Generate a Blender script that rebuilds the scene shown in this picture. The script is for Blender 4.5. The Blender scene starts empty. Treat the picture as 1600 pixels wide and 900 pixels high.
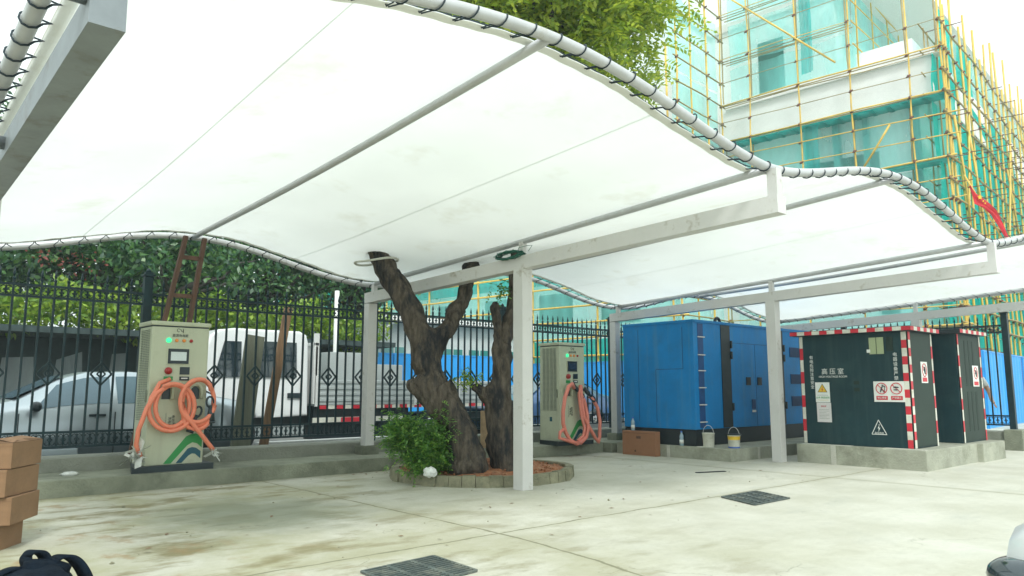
import bpy, bmesh, math, random
import numpy as np
from mathutils import Vector, Matrix
R = math.radians
sc = bpy.context.scene
col = sc.collection
random.seed(7)
# ------------------------------------------------------------ camera, sky, sun, exposure
cam_d = bpy.data.cameras.new("camera"); cam = bpy.data.objects.new("camera", cam_d); col.objects.link(cam)
cam_d.sensor_width = 36.0; cam_d.lens = 1165.0 / 1600.0 * 36.0
cam_d.clip_start = 0.05; cam_d.clip_end = 2000
cam.location = (0, 0, 1.2)
cam.rotation_euler = (R(90 + 7.7), 0, R(48.3 - 90))
sc.camera = cam
SUN_EL, SUN_AZ = 50.0, -118.0            # azimuth of the sun measured from +X towards +Y
w = bpy.data.worlds.new("World"); sc.world = w; w.use_nodes = True
nt = w.node_tree; nt.nodes.clear()
wo = nt.nodes.new('ShaderNodeOutputWorld'); bg = nt.nodes.new('ShaderNodeBackground')
sky = nt.nodes.new('ShaderNodeTexSky'); sky.sky_type = 'NISHITA'; sky.sun_disc = False
sky.sun_elevation = R(SUN_EL); sky.sun_rotation = R(90 - SUN_AZ)
sky.dust_density = 4.0; sky.air_density = 1.0
mixc = nt.nodes.new('ShaderNodeMix'); mixc.data_type = 'RGBA'; mixc.inputs[0].default_value = 0.88
mixc.inputs[7].default_value = (8.8, 9.8, 9.5, 1)          # overcast cloud layer
tcw = nt.nodes.new('ShaderNodeTexCoord'); nzw = nt.nodes.new('ShaderNodeTexNoise')
nzw.inputs['Scale'].default_value = 1.6; nzw.inputs['Detail'].default_value = 4
rmpw = nt.nodes.new('ShaderNodeMapRange'); rmpw.inputs[3].default_value = 0.82; rmpw.inputs[4].default_value = 0.96
nt.links.new(tcw.outputs['Generated'], nzw.inputs['Vector'])
nt.links.new(nzw.outputs['Fac'], rmpw.inputs[0]); nt.links.new(rmpw.outputs[0], mixc.inputs[0])
nt.links.new(sky.outputs[0], mixc.inputs[6]); nt.links.new(mixc.outputs[2], bg.inputs[0])
bg.inputs[1].default_value = 0.105
nt.links.new(bg.outputs[0], wo.inputs[0])
sd = bpy.data.lights.new("sun", 'SUN'); so = bpy.data.objects.new("sun", sd); col.objects.link(so)
sd.energy = 1.5; sd.angle = R(14); sd.color = (0.99, 1.0, 0.95)
dv = Vector((math.cos(R(SUN_EL)) * math.cos(R(SUN_AZ)), math.cos(R(SUN_EL)) * math.sin(R(SUN_AZ)), math.sin(R(SUN_EL))))
so.rotation_euler = dv.to_track_quat('Z', 'Y').to_euler(); so.location = (0, -10, 20)
sc.view_settings.view_transform = 'Standard'; sc.view_settings.look = 'None'
sc.view_settings.exposure = 0.80; sc.view_settings.gamma = 1.0
sc.cycles.max_bounces = 7; sc.cycles.diffuse_bounces = 4; sc.cycles.transparent_max_bounces = 12
sc.cycles.caustics_reflective = False; sc.cycles.caustics_refractive = False

# ------------------------------------------------------------ materials
def new_mat(name):
    m = bpy.data.materials.new(name); m.use_nodes = True
    n = m.node_tree.nodes; l = m.node_tree.links
    return m, n, l, n['Principled BSDF']
def M(name, c, rough=0.6, metal=0.0, var=0.12, scale=5.0, bump=0.0, bscale=60.0, dirt=None, dscale=1.5, dlo=0.52, dhi=0.7, stretch=None, coat=0.0, emit=0.0, spec=None, bdist=0.02, streak=None):
    """Principled with noise-broken base colour; dirt = colour of stains."""
    m, n, l, p = new_mat(name)
    p.inputs['Roughness'].default_value = rough; p.inputs['Metallic'].default_value = metal
    if spec is not None: p.inputs['Specular IOR Level'].default_value = spec
    if coat: p.inputs['Coat Weight'].default_value = coat; p.inputs['Coat Roughness'].default_value = 0.05
    tc = n.new('ShaderNodeTexCoord'); vec = tc.outputs['Object']
    if stretch:
        mp = n.new('ShaderNodeMapping'); mp.inputs['Scale'].default_value = stretch
        l.new(vec, mp.inputs[0]); vec = mp.outputs[0]
    nz = n.new('ShaderNodeTexNoise'); nz.inputs['Scale'].default_value = scale; nz.inputs['Detail'].default_value = 6
    nz.inputs['Roughness'].default_value = 0.65; l.new(vec, nz.inputs['Vector'])
    cr = n.new('ShaderNodeValToRGB')
    cr.color_ramp.elements[0].position = 0.3; cr.color_ramp.elements[1].position = 0.7
    cr.color_ramp.elements[0].color = tuple(max(0, x * (1 - var)) for x in c) + (1,)
    cr.color_ramp.elements[1].color = tuple(min(1, x * (1 + var)) for x in c) + (1,)
    l.new(nz.outputs['Fac'], cr.inputs[0]); out = cr.outputs[0]
    if dirt:
        nd = n.new('ShaderNodeTexNoise'); nd.inputs['Scale'].default_value = dscale; nd.inputs['Detail'].default_value = 8
        nd.inputs['Roughness'].default_value = 0.7; l.new(vec, nd.inputs['Vector'])
        mr = n.new('ShaderNodeMapRange'); mr.inputs[1].default_value = dlo; mr.inputs[2].default_value = dhi
        l.new(nd.outputs['Fac'], mr.inputs[0])
        mx = n.new('ShaderNodeMix'); mx.data_type = 'RGBA'; l.new(mr.outputs[0], mx.inputs[0])
        l.new(out, mx.inputs[6]); mx.inputs[7].default_value = tuple(dirt) + (1,); out = mx.outputs[2]
    if streak:                                     # rain and dust streaks running down
        ms = n.new('ShaderNodeMapping'); ms.inputs['Scale'].default_value = (9, 9, 0.6); l.new(tc.outputs['Object'], ms.inputs[0])
        ns = n.new('ShaderNodeTexNoise'); ns.inputs['Scale'].default_value = 1.0; ns.inputs['Detail'].default_value = 7; l.new(ms.outputs[0], ns.inputs['Vector'])
        m2 = n.new('ShaderNodeMapRange'); m2.inputs[1].default_value = 0.50; m2.inputs[2].default_value = 0.78; m2.inputs[4].default_value = 0.55
        l.new(ns.outputs['Fac'], m2.inputs[0]); mz = n.new('ShaderNodeMix'); mz.data_type = 'RGBA'; l.new(m2.outputs[0], mz.inputs[0])
        l.new(out, mz.inputs[6]); mz.inputs[7].default_value = tuple(streak) + (1,); out = mz.outputs[2]
        l.new(m2.outputs[0], n.new('ShaderNodeMath').inputs[0])
    l.new(out, p.inputs['Base Color'])
    if emit: l.new(out, p.inputs['Emission Color']); p.inputs['Emission Strength'].default_value = emit
    if bump:
        nb = n.new('ShaderNodeTexNoise'); nb.inputs['Scale'].default_value = bscale; nb.inputs['Detail'].default_value = 5
        l.new(vec, nb.inputs['Vector']); b = n.new('ShaderNodeBump'); b.inputs['Strength'].default_value = bump
        b.inputs['Distance'].default_value = bdist
        l.new(nb.outputs['Fac'], b.inputs['Height']); l.new(b.outputs[0], p.inputs['Normal'])
    return m
def leaf_mat(name, cs, trans=0.35):
    m, n, l, p = new_mat(name); n.remove(p); out = n['Material Output']
    g = n.new('ShaderNodeNewGeometry'); cr = n.new('ShaderNodeValToRGB')
    els = cr.color_ramp.elements
    for i, c in enumerate(cs):
        e = els[i] if i < 2 else els.new(0.5)
        e.color = tuple(c) + (1,)
    for i, e in enumerate(sorted(els, key=lambda e: e.position)): pass
    for i in range(len(cs)): els[i].position = i / (len(cs) - 1) if i in (0, len(cs) - 1) else els[i].position
    l.new(g.outputs['Random Per Island'], cr.inputs[0])
    d = n.new('ShaderNodeBsdfDiffuse'); t = n.new('ShaderNodeBsdfTranslucent'); mx = n.new('ShaderNodeMixShader')
    mx.inputs[0].default_value = trans
    l.new(cr.outputs[0], d.inputs[0]); l.new(cr.outputs[0], t.inputs[0]); l.new(d.outputs[0], mx.inputs[1]); l.new(t.outputs[0], mx.inputs[2])
    gl = n.new('ShaderNodeBsdfGlossy'); gl.inputs['Roughness'].default_value = 0.45; gl.inputs[0].default_value = (1, 1, 1, 1)
    m2 = n.new('ShaderNodeMixShader'); m2.inputs[0].default_value = 0.04
    l.new(mx.outputs[0], m2.inputs[1]); l.new(gl.outputs[0], m2.inputs[2]); l.new(m2.outputs[0], out.inputs[0])
    return m
def cloth_mat(name, c, trans, alpha=0.0, nscale=0.4, lo=0.0, hi=0.0, weave=False):
    """thin cloth / netting: diffuse + translucent, partly see-through"""
    m, n, l, p = new_mat(name); n.remove(p); out = n['Material Output']
    tc = n.new('ShaderNodeTexCoord')
    nz = n.new('ShaderNodeTexNoise'); nz.inputs['Scale'].default_value = nscale; nz.inputs['Detail'].default_value = 5
    mp = n.new('ShaderNodeMapping'); mp.inputs['Scale'].default_value = (1.6, 1.6, 0.5) if alpha else (1, 1, 1)
    l.new(tc.outputs['Object'], mp.inputs[0]); l.new(mp.outputs[0], nz.inputs['Vector'])
    cr = n.new('ShaderNodeValToRGB'); cr.color_ramp.elements[0].position = 0.35; cr.color_ramp.elements[1].position = 0.65
    cr.color_ramp.elements[0].color = tuple(x * 0.95 for x in c) + (1,); cr.color_ramp.elements[1].color = tuple(min(1, x * 1.04) for x in c) + (1,)
    l.new(nz.outputs['Fac'], cr.inputs[0]); cout = cr.outputs[0]
    if name == 'white_membrane':              # rain marks and faint brown blotches
        n1 = n.new('ShaderNodeTexNoise'); n1.inputs['Scale'].default_value = 1.3; n1.inputs['Detail'].default_value = 8; n1.inputs['Roughness'].default_value = .68; l.new(tc.outputs['Object'], n1.inputs['Vector'])
        r1 = n.new('ShaderNodeMapRange'); r1.inputs[1].default_value = 0.56; r1.inputs[2].default_value = 0.74; r1.inputs[4].default_value = 0.65; l.new(n1.outputs['Fac'], r1.inputs[0])
        k1 = n.new('ShaderNodeMix'); k1.data_type = 'RGBA'; l.new(r1.outputs[0], k1.inputs[0]); l.new(cout, k1.inputs[6]); k1.inputs[7].default_value = (.68, .67, .60, 1); cout = k1.outputs[2]
    d = n.new('ShaderNodeBsdfDiffuse'); t = n.new('ShaderNodeBsdfTranslucent'); mx = n.new('ShaderNodeMixShader'); mx.inputs[0].default_value = trans
    l.new(cout, d.inputs[0]); l.new(cout, t.inputs[0]); l.new(d.outputs[0], mx.inputs[1]); l.new(t.outputs[0], mx.inputs[2])
    sh = mx.outputs[0]
    if alpha:
        tr = n.new('ShaderNodeBsdfTransparent'); m2 = n.new('ShaderNodeMixShader')
        mr = n.new('ShaderNodeMapRange'); mr.inputs[1].default_value = 0.3; mr.inputs[2].default_value = 0.7
        mr.inputs[3].default_value = lo; mr.inputs[4].default_value = hi
        l.new(nz.outputs['Fac'], mr.inputs[0]); l.new(mr.outputs[0], m2.inputs[0])
        l.new(tr.outputs[0], m2.inputs[1]); l.new(sh, m2.inputs[2]); sh = m2.outputs[0]
    l.new(sh, out.inputs[0])
    return m
def glass_mat(name, c, rough=0.05):
    m, n, l, p = new_mat(name); p.inputs['Base Color'].default_value = tuple(c) + (1,)
    p.inputs['Roughness'].default_value = rough; p.inputs['Specular IOR Level'].default_value = 0.9
    p.inputs['Coat Weight'].default_value = 0.5; p.inputs['Coat Roughness'].default_value = 0.03
    return m

MT = {}
MT['steel'] = M('white_painted_steel', (0.62, 0.615, 0.60), 0.45, var=0.05, scale=3, bump=0.05, dirt=(0.36, 0.33, 0.27), dscale=6, dlo=0.58, dhi=0.72)
MT['greysteel'] = M('grey_steel', (0.22, 0.25, 0.27), 0.5, 0.15, var=0.12, scale=5, dirt=(0.15, 0.15, 0.13), dscale=4)  # darker grey for the first frame's beam, struts and tie tubes
MT['galv'] = M('pipe_steel', (0.50, 0.51, 0.52), 0.38, 0.2, var=0.08, scale=8, dirt=(0.4, 0.37, 0.3), dscale=5, dlo=0.6, dhi=0.8)
MT['rope'] = M('black_rope', (0.015, 0.03, 0.04), 0.8)
MT['membrane'] = cloth_mat('white_membrane', (0.86, 0.88, 0.87), 0.5, nscale=0.5)
MT['hem'] = cloth_mat('membrane_hem', (0.72, 0.72, 0.66), 0.3)
MT['seam'] = cloth_mat('membrane_seam', (0.84, 0.86, 0.85), 0.5)
MT['iron'] = M('black_iron', (0.005, 0.026, 0.034), 0.45, 0.0, var=0.3, scale=10, spec=0.35)
MT['kerbc'] = M('kerb_concrete', (0.23, 0.245, 0.185), 0.9, var=0.25, scale=2.5, bump=0.5, bscale=40, dirt=(0.10, 0.11, 0.08), dscale=1.4, dlo=0.5, dhi=0.75)
MT['wallc'] = M('low_wall_render', (0.24, 0.25, 0.21), 0.9, var=0.22, scale=2, bump=0.5, bscale=35, dirt=(0.11, 0.12, 0.09), dscale=1.2, dlo=0.5, dhi=0.8)
MT['block'] = M('plinth_render', (0.36, 0.37, 0.30), 0.9, var=0.22, scale=2.2, bump=0.5, bscale=30, dirt=(0.17, 0.18, 0.13), dscale=1.6, dlo=0.48, dhi=0.72)
MT['mortar'] = M('pale_mortar', (0.5, 0.5, 0.44), 0.9, var=0.15, bump=0.5)
MT['soil'] = M('red_soil', (0.32, 0.13, 0.06), 0.95, var=0.5, scale=14, bump=1.0, bscale=50, dirt=(0.42, 0.28, 0.17), dscale=9)
MT['brick'] = M('planter_brick', (0.25, 0.24, 0.16), 0.9, var=0.3, scale=6, bump=0.7, bscale=50, dirt=(0.12, 0.13, 0.08), dscale=5)
MT['bark'] = M('bark', (0.105, 0.088, 0.070), 0.95, var=0.6, scale=9, bump=1.0, bscale=16, bdist=.06, stretch=(1.7, 1.7, 0.5), dirt=(0.028, 0.030, 0.034), dscale=3.2, dlo=0.47, dhi=0.60, spec=.15)
MT['barkdark'] = M('dark_bark', (0.05, 0.045, 0.04), 0.9, var=0.4, scale=5, bump=0.6, bscale=20)
MT['leafnear'] = leaf_mat('leaf_bright', [(0.14, 0.25, 0.02), (0.52, 0.58, 0.05), (0.32, 0.44, 0.03)], 0.5)
MT['leafshrub'] = leaf_mat('leaf_shrub', [(0.06, 0.20, 0.04), (0.26, 0.44, 0.07), (0.13, 0.31, 0.05)], 0.4)
MT['leafdark'] = leaf_mat('leaf_dark', [(0.015, 0.07, 0.04), (0.11, 0.24, 0.05), (0.045, 0.14, 0.045)], 0.35)
MT['leafhedge'] = leaf_mat('leaf_hedge', [(0.10, 0.22, 0.02), (0.36, 0.48, 0.05), (0.22, 0.38, 0.03)], 0.4)
MT['flower'] = leaf_mat('red_petals', [(0.22, 0.04, 0.04), (0.32, 0.1, 0.07)], 0.3)
MT['cabinet'] = M('cabinet_beige', (0.50, 0.53, 0.39), 0.4, var=0.04, scale=2, dirt=(0.38, 0.39, 0.27), dscale=3, dlo=0.55, dhi=0.8, streak=(0.40, 0.41, 0.30))
MT['cabinet2'] = M('cabinet_grille', (0.20, 0.23, 0.18), 0.5, var=0.05)
MT['blackpl'] = M('black_plastic', (0.012, 0.025, 0.032), 0.4, var=0.2)
MT['bluepaint'] = M('generator_blue', (0.002, 0.20, 0.52), 0.5, var=0.12, scale=1.4, dirt=(0.012, 0.15, 0.36), dscale=2, dlo=0.5, dhi=0.8, bump=0.12, bscale=2.2, bdist=.03, streak=(0.07, 0.24, 0.42), spec=.3)
MT['blackpaint'] = M('black_paint', (0.012, 0.022, 0.028), 0.5, var=0.2, dirt=(0.04, 0.045, 0.045), dscale=3, dlo=0.55, dhi=0.8)
MT['tfpaint'] = M('transformer_dark_green', (0.008, 0.036, 0.045), 0.5, spec=0.25, var=0.15, scale=2, dirt=(0.022, 0.06, 0.062), dscale=2.5, dlo=0.5, dhi=0.8, bump=0.12, bscale=2.5, bdist=.03, streak=(0.04, 0.075, 0.075))
MT['tfside'] = M('transformer_olive', (0.018, 0.036, 0.028), 0.55, var=0.12, scale=3, spec=0.25)
MT['orange'] = M('orange_cable', (0.80, 0.235, 0.14), 0.45, var=0.12, scale=6)
MT['pinkcable'] = M('pink_cable', (0.74, 0.23, 0.17), 0.45, var=0.12, scale=6)
MT['plastic'] = M('clear_film', (0.6, 0.62, 0.58), 0.3, var=0.2, scale=20)
MT['white'] = M('white_print', (0.75, 0.77, 0.74), 0.6, var=0.03)
MT['paper'] = M('paper', (0.66, 0.64, 0.64), 0.8, var=0.05)
MT['red'] = M('red_tape', (0.58, 0.02, 0.04), 0.5, var=0.12)
MT['whitetape'] = M('white_tape', (0.68, 0.68, 0.60), 0.5, var=0.1, dirt=(0.5, 0.48, 0.38), dscale=8)
MT['yellow'] = M('yellow_print', (0.75, 0.48, 0.03), 0.5, var=0.05)
MT['green'] = M('green_print', (0.03, 0.28, 0.07), 0.5, var=0.05)
MT['teal'] = M('teal_print', (0.01, 0.09, 0.13), 0.5, var=0.05)
MT['greenlamp'] = M('green_lamp', (0.05, 0.9, 0.35), 0.4, emit=0.6)
MT['redlamp'] = M('red_lamp', (0.40, 0.03, 0.03), 0.3)
MT['amber'] = M('amber_lamp', (0.85, 0.28, 0.05), 0.3)
MT['screen'] = M('screen_glass', (0.50, 0.57, 0.56), 0.2, var=0.05, emit=0.12)
MT['screenoff'] = glass_mat('screen_dark', (0.02, 0.03, 0.05))
MT['card'] = M('cardboard', (0.235, 0.135, 0.072), 0.85, var=0.1, scale=4, dirt=(0.17, 0.098, 0.052), dscale=3, dlo=0.5, dhi=0.8, bump=0.1, bscale=12)
MT['cardr'] = M('red_cardboard', (0.31, 0.15, 0.08), 0.85, var=0.08, scale=4)
MT['bagblk'] = M('black_nylon', (0.003, 0.008, 0.016), 0.85, var=0.4, scale=15, bump=0.4, bscale=80, spec=0.15)
MT['grate'] = M('cast_iron_grate', (0.07, 0.09, 0.085), 0.6, var=0.3, scale=15, dirt=(0.20, 0.21, 0.17), dscale=5, dlo=.5, dhi=.7)
MT['pit'] = M('drain_pit', (0.006, 0.012, 0.014), 0.9)
MT['bamboo'] = M('bamboo', (0.70, 0.46, 0.08), 0.5, var=0.22, scale=1.5)
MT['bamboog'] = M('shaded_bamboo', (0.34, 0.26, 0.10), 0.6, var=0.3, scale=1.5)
MT['tie'] = M('scaffold_ties', (0.14, 0.05, 0.03), 0.8)
MT['netpale'] = cloth_mat('pale_net', (0.36, 0.92, 0.90), 0.5, alpha=1, nscale=0.45, lo=0.22, hi=0.66)
MT['netteal'] = cloth_mat('teal_net', (0.008, 0.66, 0.58), 0.5, alpha=1, nscale=0.5, lo=0.75, hi=0.99)
MT['netfold'] = cloth_mat('folded_net', (0.012, 0.52, 0.50), 0.4, alpha=1, nscale=1.2, lo=0.5, hi=0.85)
MT['bwall'] = M('building_render', (0.86, 0.90, 0.89), 0.85, var=0.06, scale=0.6, dirt=(0.74, 0.84, 0.83), dscale=0.3)
MT['slab'] = M('white_slab', (0.8, 0.8, 0.78), 0.8, var=0.03)
MT['opening'] = M('dark_green_glass', (0.01, 0.14, 0.11), 0.35, var=0.3, scale=0.8)
MT['hoard'] = M('blue_hoarding', (0.01, 0.30, 0.75), 0.45, var=0.05, scale=0.5, stretch=(4, 4, 0.3))
MT['wood'] = M('old_wood', (0.20, 0.12, 0.065), 0.85, var=0.3, scale=3, stretch=(6, 6, 0.6), dirt=(0.08, 0.06, 0.05), dscale=4)
MT['woodred'] = M('red_wood', (0.12, 0.065, 0.045), 0.8, var=0.3, scale=3, stretch=(6, 6, 0.8))
MT['plank'] = M('grey_plank', (0.15, 0.16, 0.12), 0.9, var=0.25, scale=3, stretch=(6, 6, 0.6))
MT['whitebd'] = M('white_board', (0.66, 0.67, 0.66), 0.6, var=0.08)
MT['asphalt'] = M('road_concrete', (0.16, 0.165, 0.16), 0.9, var=0.15, scale=2, bump=0.2)
MT['silver'] = M('silver_paint', (0.42, 0.48, 0.52), 0.30, 0.75, var=0.02, coat=0.3)
MT['silverdk'] = M('silver_low_shade', (0.20, 0.25, 0.28), 0.35, 0.6, var=0.02)  # same silver, darker: dim reflection low on the sedan put into the colour
MT['carwhite'] = M('white_paint', (0.74, 0.76, 0.77), 0.3, 0.0, var=0.02, coat=0.6)
MT['carblue'] = M('dark_blue_paint', (0.02, 0.08, 0.2), 0.3, 0.1, var=0.05, coat=0.6)
MT['glass'] = M('car_glass', (0.10, 0.16, 0.20), 0.12, var=0.05, spec=0.5)
MT['glassdk'] = glass_mat('dark_car_glass', (0.02, 0.035, 0.045))
MT['tyre'] = M('tyre_rubber', (0.015, 0.018, 0.02), 0.85)
MT['rim'] = M('wheel_rim', (0.45, 0.46, 0.48), 0.35, 0.7)
MT['chrome'] = M('chrome', (0.7, 0.72, 0.74), 0.15, 1.0, var=0.02)
MT['trucksil'] = M('truck_bed_paint', (0.46, 0.50, 0.50), 0.5, 0.1, var=0.08, scale=2)
MT['flag'] = M('red_cloth', (0.60, 0.015, 0.03), 0.8, var=0.2)
MT['flagy'] = M('yellow_cloth', (0.8, 0.5, 0.03), 0.8)
MT['skin'] = M('skin', (0.52, 0.30, 0.20), 0.55, var=0.05)
MT['shirt'] = M('white_shirt', (0.7, 0.7, 0.68), 0.8, var=0.05)
MT['trouser'] = M('dark_trousers', (0.03, 0.04, 0.07), 0.8)
MT['hair'] = M('black_hair', (0.01, 0.01, 0.012), 0.6)
MT['shed'] = M('shed_wall', (0.30, 0.34, 0.34), 0.85, var=0.25, scale=0.8, dirt=(0.14, 0.18, 0.19), dscale=0.7, stretch=(2, 2, 0.5))
MT['sheddk'] = M('shed_roof', (0.03, 0.05, 0.05), 0.8, var=0.3)
MT['bluesign'] = M('blue_tarp', (0.02, 0.16, 0.5), 0.6)
MT['greencable'] = M('green_cord', (0.02, 0.14, 0.10), 0.6)
MT['house'] = M('pale_house', (0.55, 0.58, 0.56), 0.85, var=0.08, scale=0.6)
MT['winteal'] = glass_mat('teal_window', (0.03, 0.22, 0.2), 0.2)
MT['water'] = M('bottle_plastic', (0.30, 0.42, 0.50), 0.12, var=0.1, coat=0.5)
MT['bluecap'] = M('bottle_label', (0.03, 0.12, 0.5), 0.5)
MT['bucket'] = M('paint_stained_bucket', (0.66, 0.66, 0.58), 0.6, var=0.08, dirt=(0.45, 0.45, 0.36), dscale=12)
MT['curtain'] = M('faded_window_blind', (0.36, 0.42, 0.24), 0.4, var=0.08)

# ------------------------------------------------------------ mesh helpers
class MB:
    def __init__(s): s.v = []; s.f = []; s.mi = []; s.sm = []
    def add(s, vs, fs, mi=0, smooth=False):
        o = len(s.v); s.v.extend([tuple(v) for v in vs])
        for f in fs: s.f.append([i + o for i in f]); s.mi.append(mi); s.sm.append(smooth)
        return s
    def box(s, x0, x1, y0, y1, z0, z1, mi=0):
        vs = [(x0, y0, z0), (x1, y0, z0), (x1, y1, z0), (x0, y1, z0), (x0, y0, z1), (x1, y0, z1), (x1, y1, z1), (x0, y1, z1)]
        return s.add(vs, [(0, 3, 2, 1), (4, 5, 6, 7), (0, 1, 5, 4), (1, 2, 6, 5), (2, 3, 7, 6), (3, 0, 4, 7)], mi)
    def bbox(s, x0, x1, y0, y1, z0, z1, b=0.01, mi=0):
        """box with chamfered edges"""
        bm = bmesh.new(); bmesh.ops.create_cube(bm, size=1)
        for v in bm.verts: v.co = Vector(((x0 + x1) / 2 + v.co.x * (x1 - x0), (y0 + y1) / 2 + v.co.y * (y1 - y0), (z0 + z1) / 2 + v.co.z * (z1 - z0)))
        bmesh.ops.bevel(bm, geom=list(bm.edges), offset=b, segments=2, affect='EDGES', profile=0.7)
        bm.verts.index_update()
        s.add([v.co[:] for v in bm.verts], [[v.index for v in f.verts] for f in bm.faces], mi); bm.free(); return s
    def bar(s, p, q, w, h=None, mi=0, up=(0, 0, 1)):
        h = h or w; p = Vector(p); q = Vector(q); d = (q - p).normalized(); u = Vector(up)
        if abs(d.dot(u)) > 0.98: u = Vector((0, 1, 0))
        x = d.cross(u).normalized(); u = x.cross(d)
        vs = []
        for c in (p, q):
            for a, b in ((-1, -1), (1, -1), (1, 1), (-1, 1)): vs.append(c + x * a * w / 2 + u * b * h / 2)
        return s.add(vs, [(0, 1, 2, 3), (7, 6, 5, 4), (0, 4, 5, 1), (1, 5, 6, 2), (2, 6, 7, 3), (3, 7, 4, 0)], mi)
    def tube(s, pts, rad, n=8, mi=0, caps=True, closed=False, wob=0.0):
        pts = [Vector(p) for p in pts]; k = len(pts)
        if not isinstance(rad, (list, tuple)): rad = [rad] * k
        prev = None; rings = []
        for i in range(k):
            a = pts[(i - 1) % k] if (closed or i > 0) else pts[i]; b = pts[(i + 1) % k] if (closed or i < k - 1) else pts[i]
            d = (b - a).normalized()
            if prev is None:
                u = Vector((0, 0, 1)) if abs(d.z) < 0.9 else Vector((1, 0, 0))
            else: u = prev
            x = d.cross(u).normalized(); u = x.cross(d).normalized(); prev = u
            ring = []
            for j in range(n):
                t = 2 * math.pi * j / n; r = rad[i] * (1 + (random.uniform(-wob, wob) if wob else 0))
                ring.append(pts[i] + (x * math.cos(t) + u * math.sin(t)) * r)
            rings.append(ring)
        vs = [v for r in rings for v in r]; fs = []
        for i in range(k if closed else k - 1):
            i2 = (i + 1) % k
            for j in range(n):
                fs.append((i * n + j, i * n + (j + 1) % n, i2 * n + (j + 1) % n, i2 * n + j))
        if caps and not closed:
            fs.append(tuple(range(n - 1, -1, -1))); fs.append(tuple((k - 1) * n + j for j in range(n)))
        return s.add(vs, fs, mi, True)
    def cyl(s, c, r, h, n=20, axis='z', mi=0, r2=None):
        c = Vector(c); a = {'x': Vector((1, 0, 0)), 'y': Vector((0, 1, 0)), 'z': Vector((0, 0, 1))}[axis]
        s.tube([c, c + a * h], [r, r if r2 is None else r2], n, mi); return s
    def poly(s, pts, off, mi=0):
        """flat outline pts (3-D) extruded by off"""
        n = len(pts); off = Vector(off); a = [Vector(p) for p in pts]; b = [p + off for p in a]
        return s.add(a + b, [tuple(range(n)), tuple(range(2 * n - 1, n - 1, -1))] + [(i, n + i, n + (i + 1) % n, (i + 1) % n) for i in range(n)], mi)
    def build(s, name, mat, parent=None, world=False):
        me = bpy.data.meshes.new(name); v = s.v
        if world and parent is not None:
            L = parent.location; v = [(a[0] - L.x, a[1] - L.y, a[2] - L.z) for a in v]
        me.from_pydata(v, [], s.f)
        mats = mat if isinstance(mat, (list, tuple)) else [mat]
        for m in mats: me.materials.append(MT[m] if isinstance(m, str) else m)
        me.polygons.foreach_set('material_index', s.mi); me.polygons.foreach_set('use_smooth', s.sm)
        me.update()
        bm = bmesh.new(); bm.from_mesh(me); bmesh.ops.recalc_face_normals(bm, faces=bm.faces); bm.to_mesh(me); bm.free()
        o = bpy.data.objects.new(name, me); col.objects.link(o)
        if parent is not None: o.parent = parent
        return o
def tag(o, label=None, cat=None, group=None, kind=None):
    if label: o['label'] = label
    if cat: o['category'] = cat
    if group: o['group'] = group
    if kind: o['kind'] = kind
    return o
def thing(name, label, cat, loc=(0, 0, 0), rz=0.0, group=None):
    o = bpy.data.objects.new(name, None); col.objects.link(o); o.location = loc; o.rotation_euler = (0, 0, rz)
    o.empty_display_size = 0.2
    return tag(o, label, cat, group)
def copy_tree(o, parent=None, **kw):
    c = o.copy(); col.objects.link(c)
    if parent is not None: c.parent = parent
    for ch in list(o.children): copy_tree(ch, c)
    return c
TEXTROT = {'-x': Matrix(((0, 0, -1), (-1, 0, 0), (0, 1, 0))), '-y': Matrix(((1, 0, 0), (0, 0, -1), (0, 1, 0)))}
def text(s, size, loc, face, mat, parent, name='lettering', th=0.002, align='CENTER', spacing=1.0, sx=1.0, roll=0.0, world=False):
    cu = bpy.data.curves.new('txt', 'FONT'); cu.body = s; cu.size = size; cu.extrude = th / 2; cu.align_x = align; cu.align_y = 'CENTER'
    cu.space_line = spacing
    ob = bpy.data.objects.new('txt', cu); col.objects.link(ob)
    dg = bpy.context.evaluated_depsgraph_get(); dg.update()
    me = bpy.data.meshes.new_from_object(ob.evaluated_get(dg)); bpy.data.objects.remove(ob)
    L = Vector(loc)
    if world and parent is not None: L = L - parent.location
    me.transform(Matrix.Diagonal((sx, 1, 1, 1)))
    if roll: me.transform(Matrix.Rotation(roll, 4, 'Z'))
    me.transform(Matrix.Translation(L) @ TEXTROT[face].to_4x4())
    me.materials.clear(); me.materials.append(MT[mat]); me.name = name
    o = bpy.data.objects.new(name, me); col.objects.link(o); o.parent = parent
    return o
def leaves_mesh(name, pos, length, width, mat, parent, seed=1, droop=0.5, shape=6, kind=None):
    """many small leaf-shaped faces at pos (Nx3), random facing"""
    rng = np.random.default_rng(seed); n = len(pos)
    d = rng.normal(size=(n, 3)); d[:, 2] -= droop; d /= np.linalg.norm(d, axis=1)[:, None]
    u = rng.normal(size=(n, 3)); u -= (u * d).sum(1)[:, None] * d; u /= np.linalg.norm(u, axis=1)[:, None]
    L = length * rng.uniform(0.6, 1.3, size=(n, 1)); W = width * rng.uniform(0.7, 1.2, size=(n, 1))
    v = np.stack([pos, pos + d * L * 0.45 + u * W / 2, pos + d * L, pos + d * L * 0.45 - u * W / 2], 1).reshape(-1, 3)
    return raw_quads(name, v, mat, parent)
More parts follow.
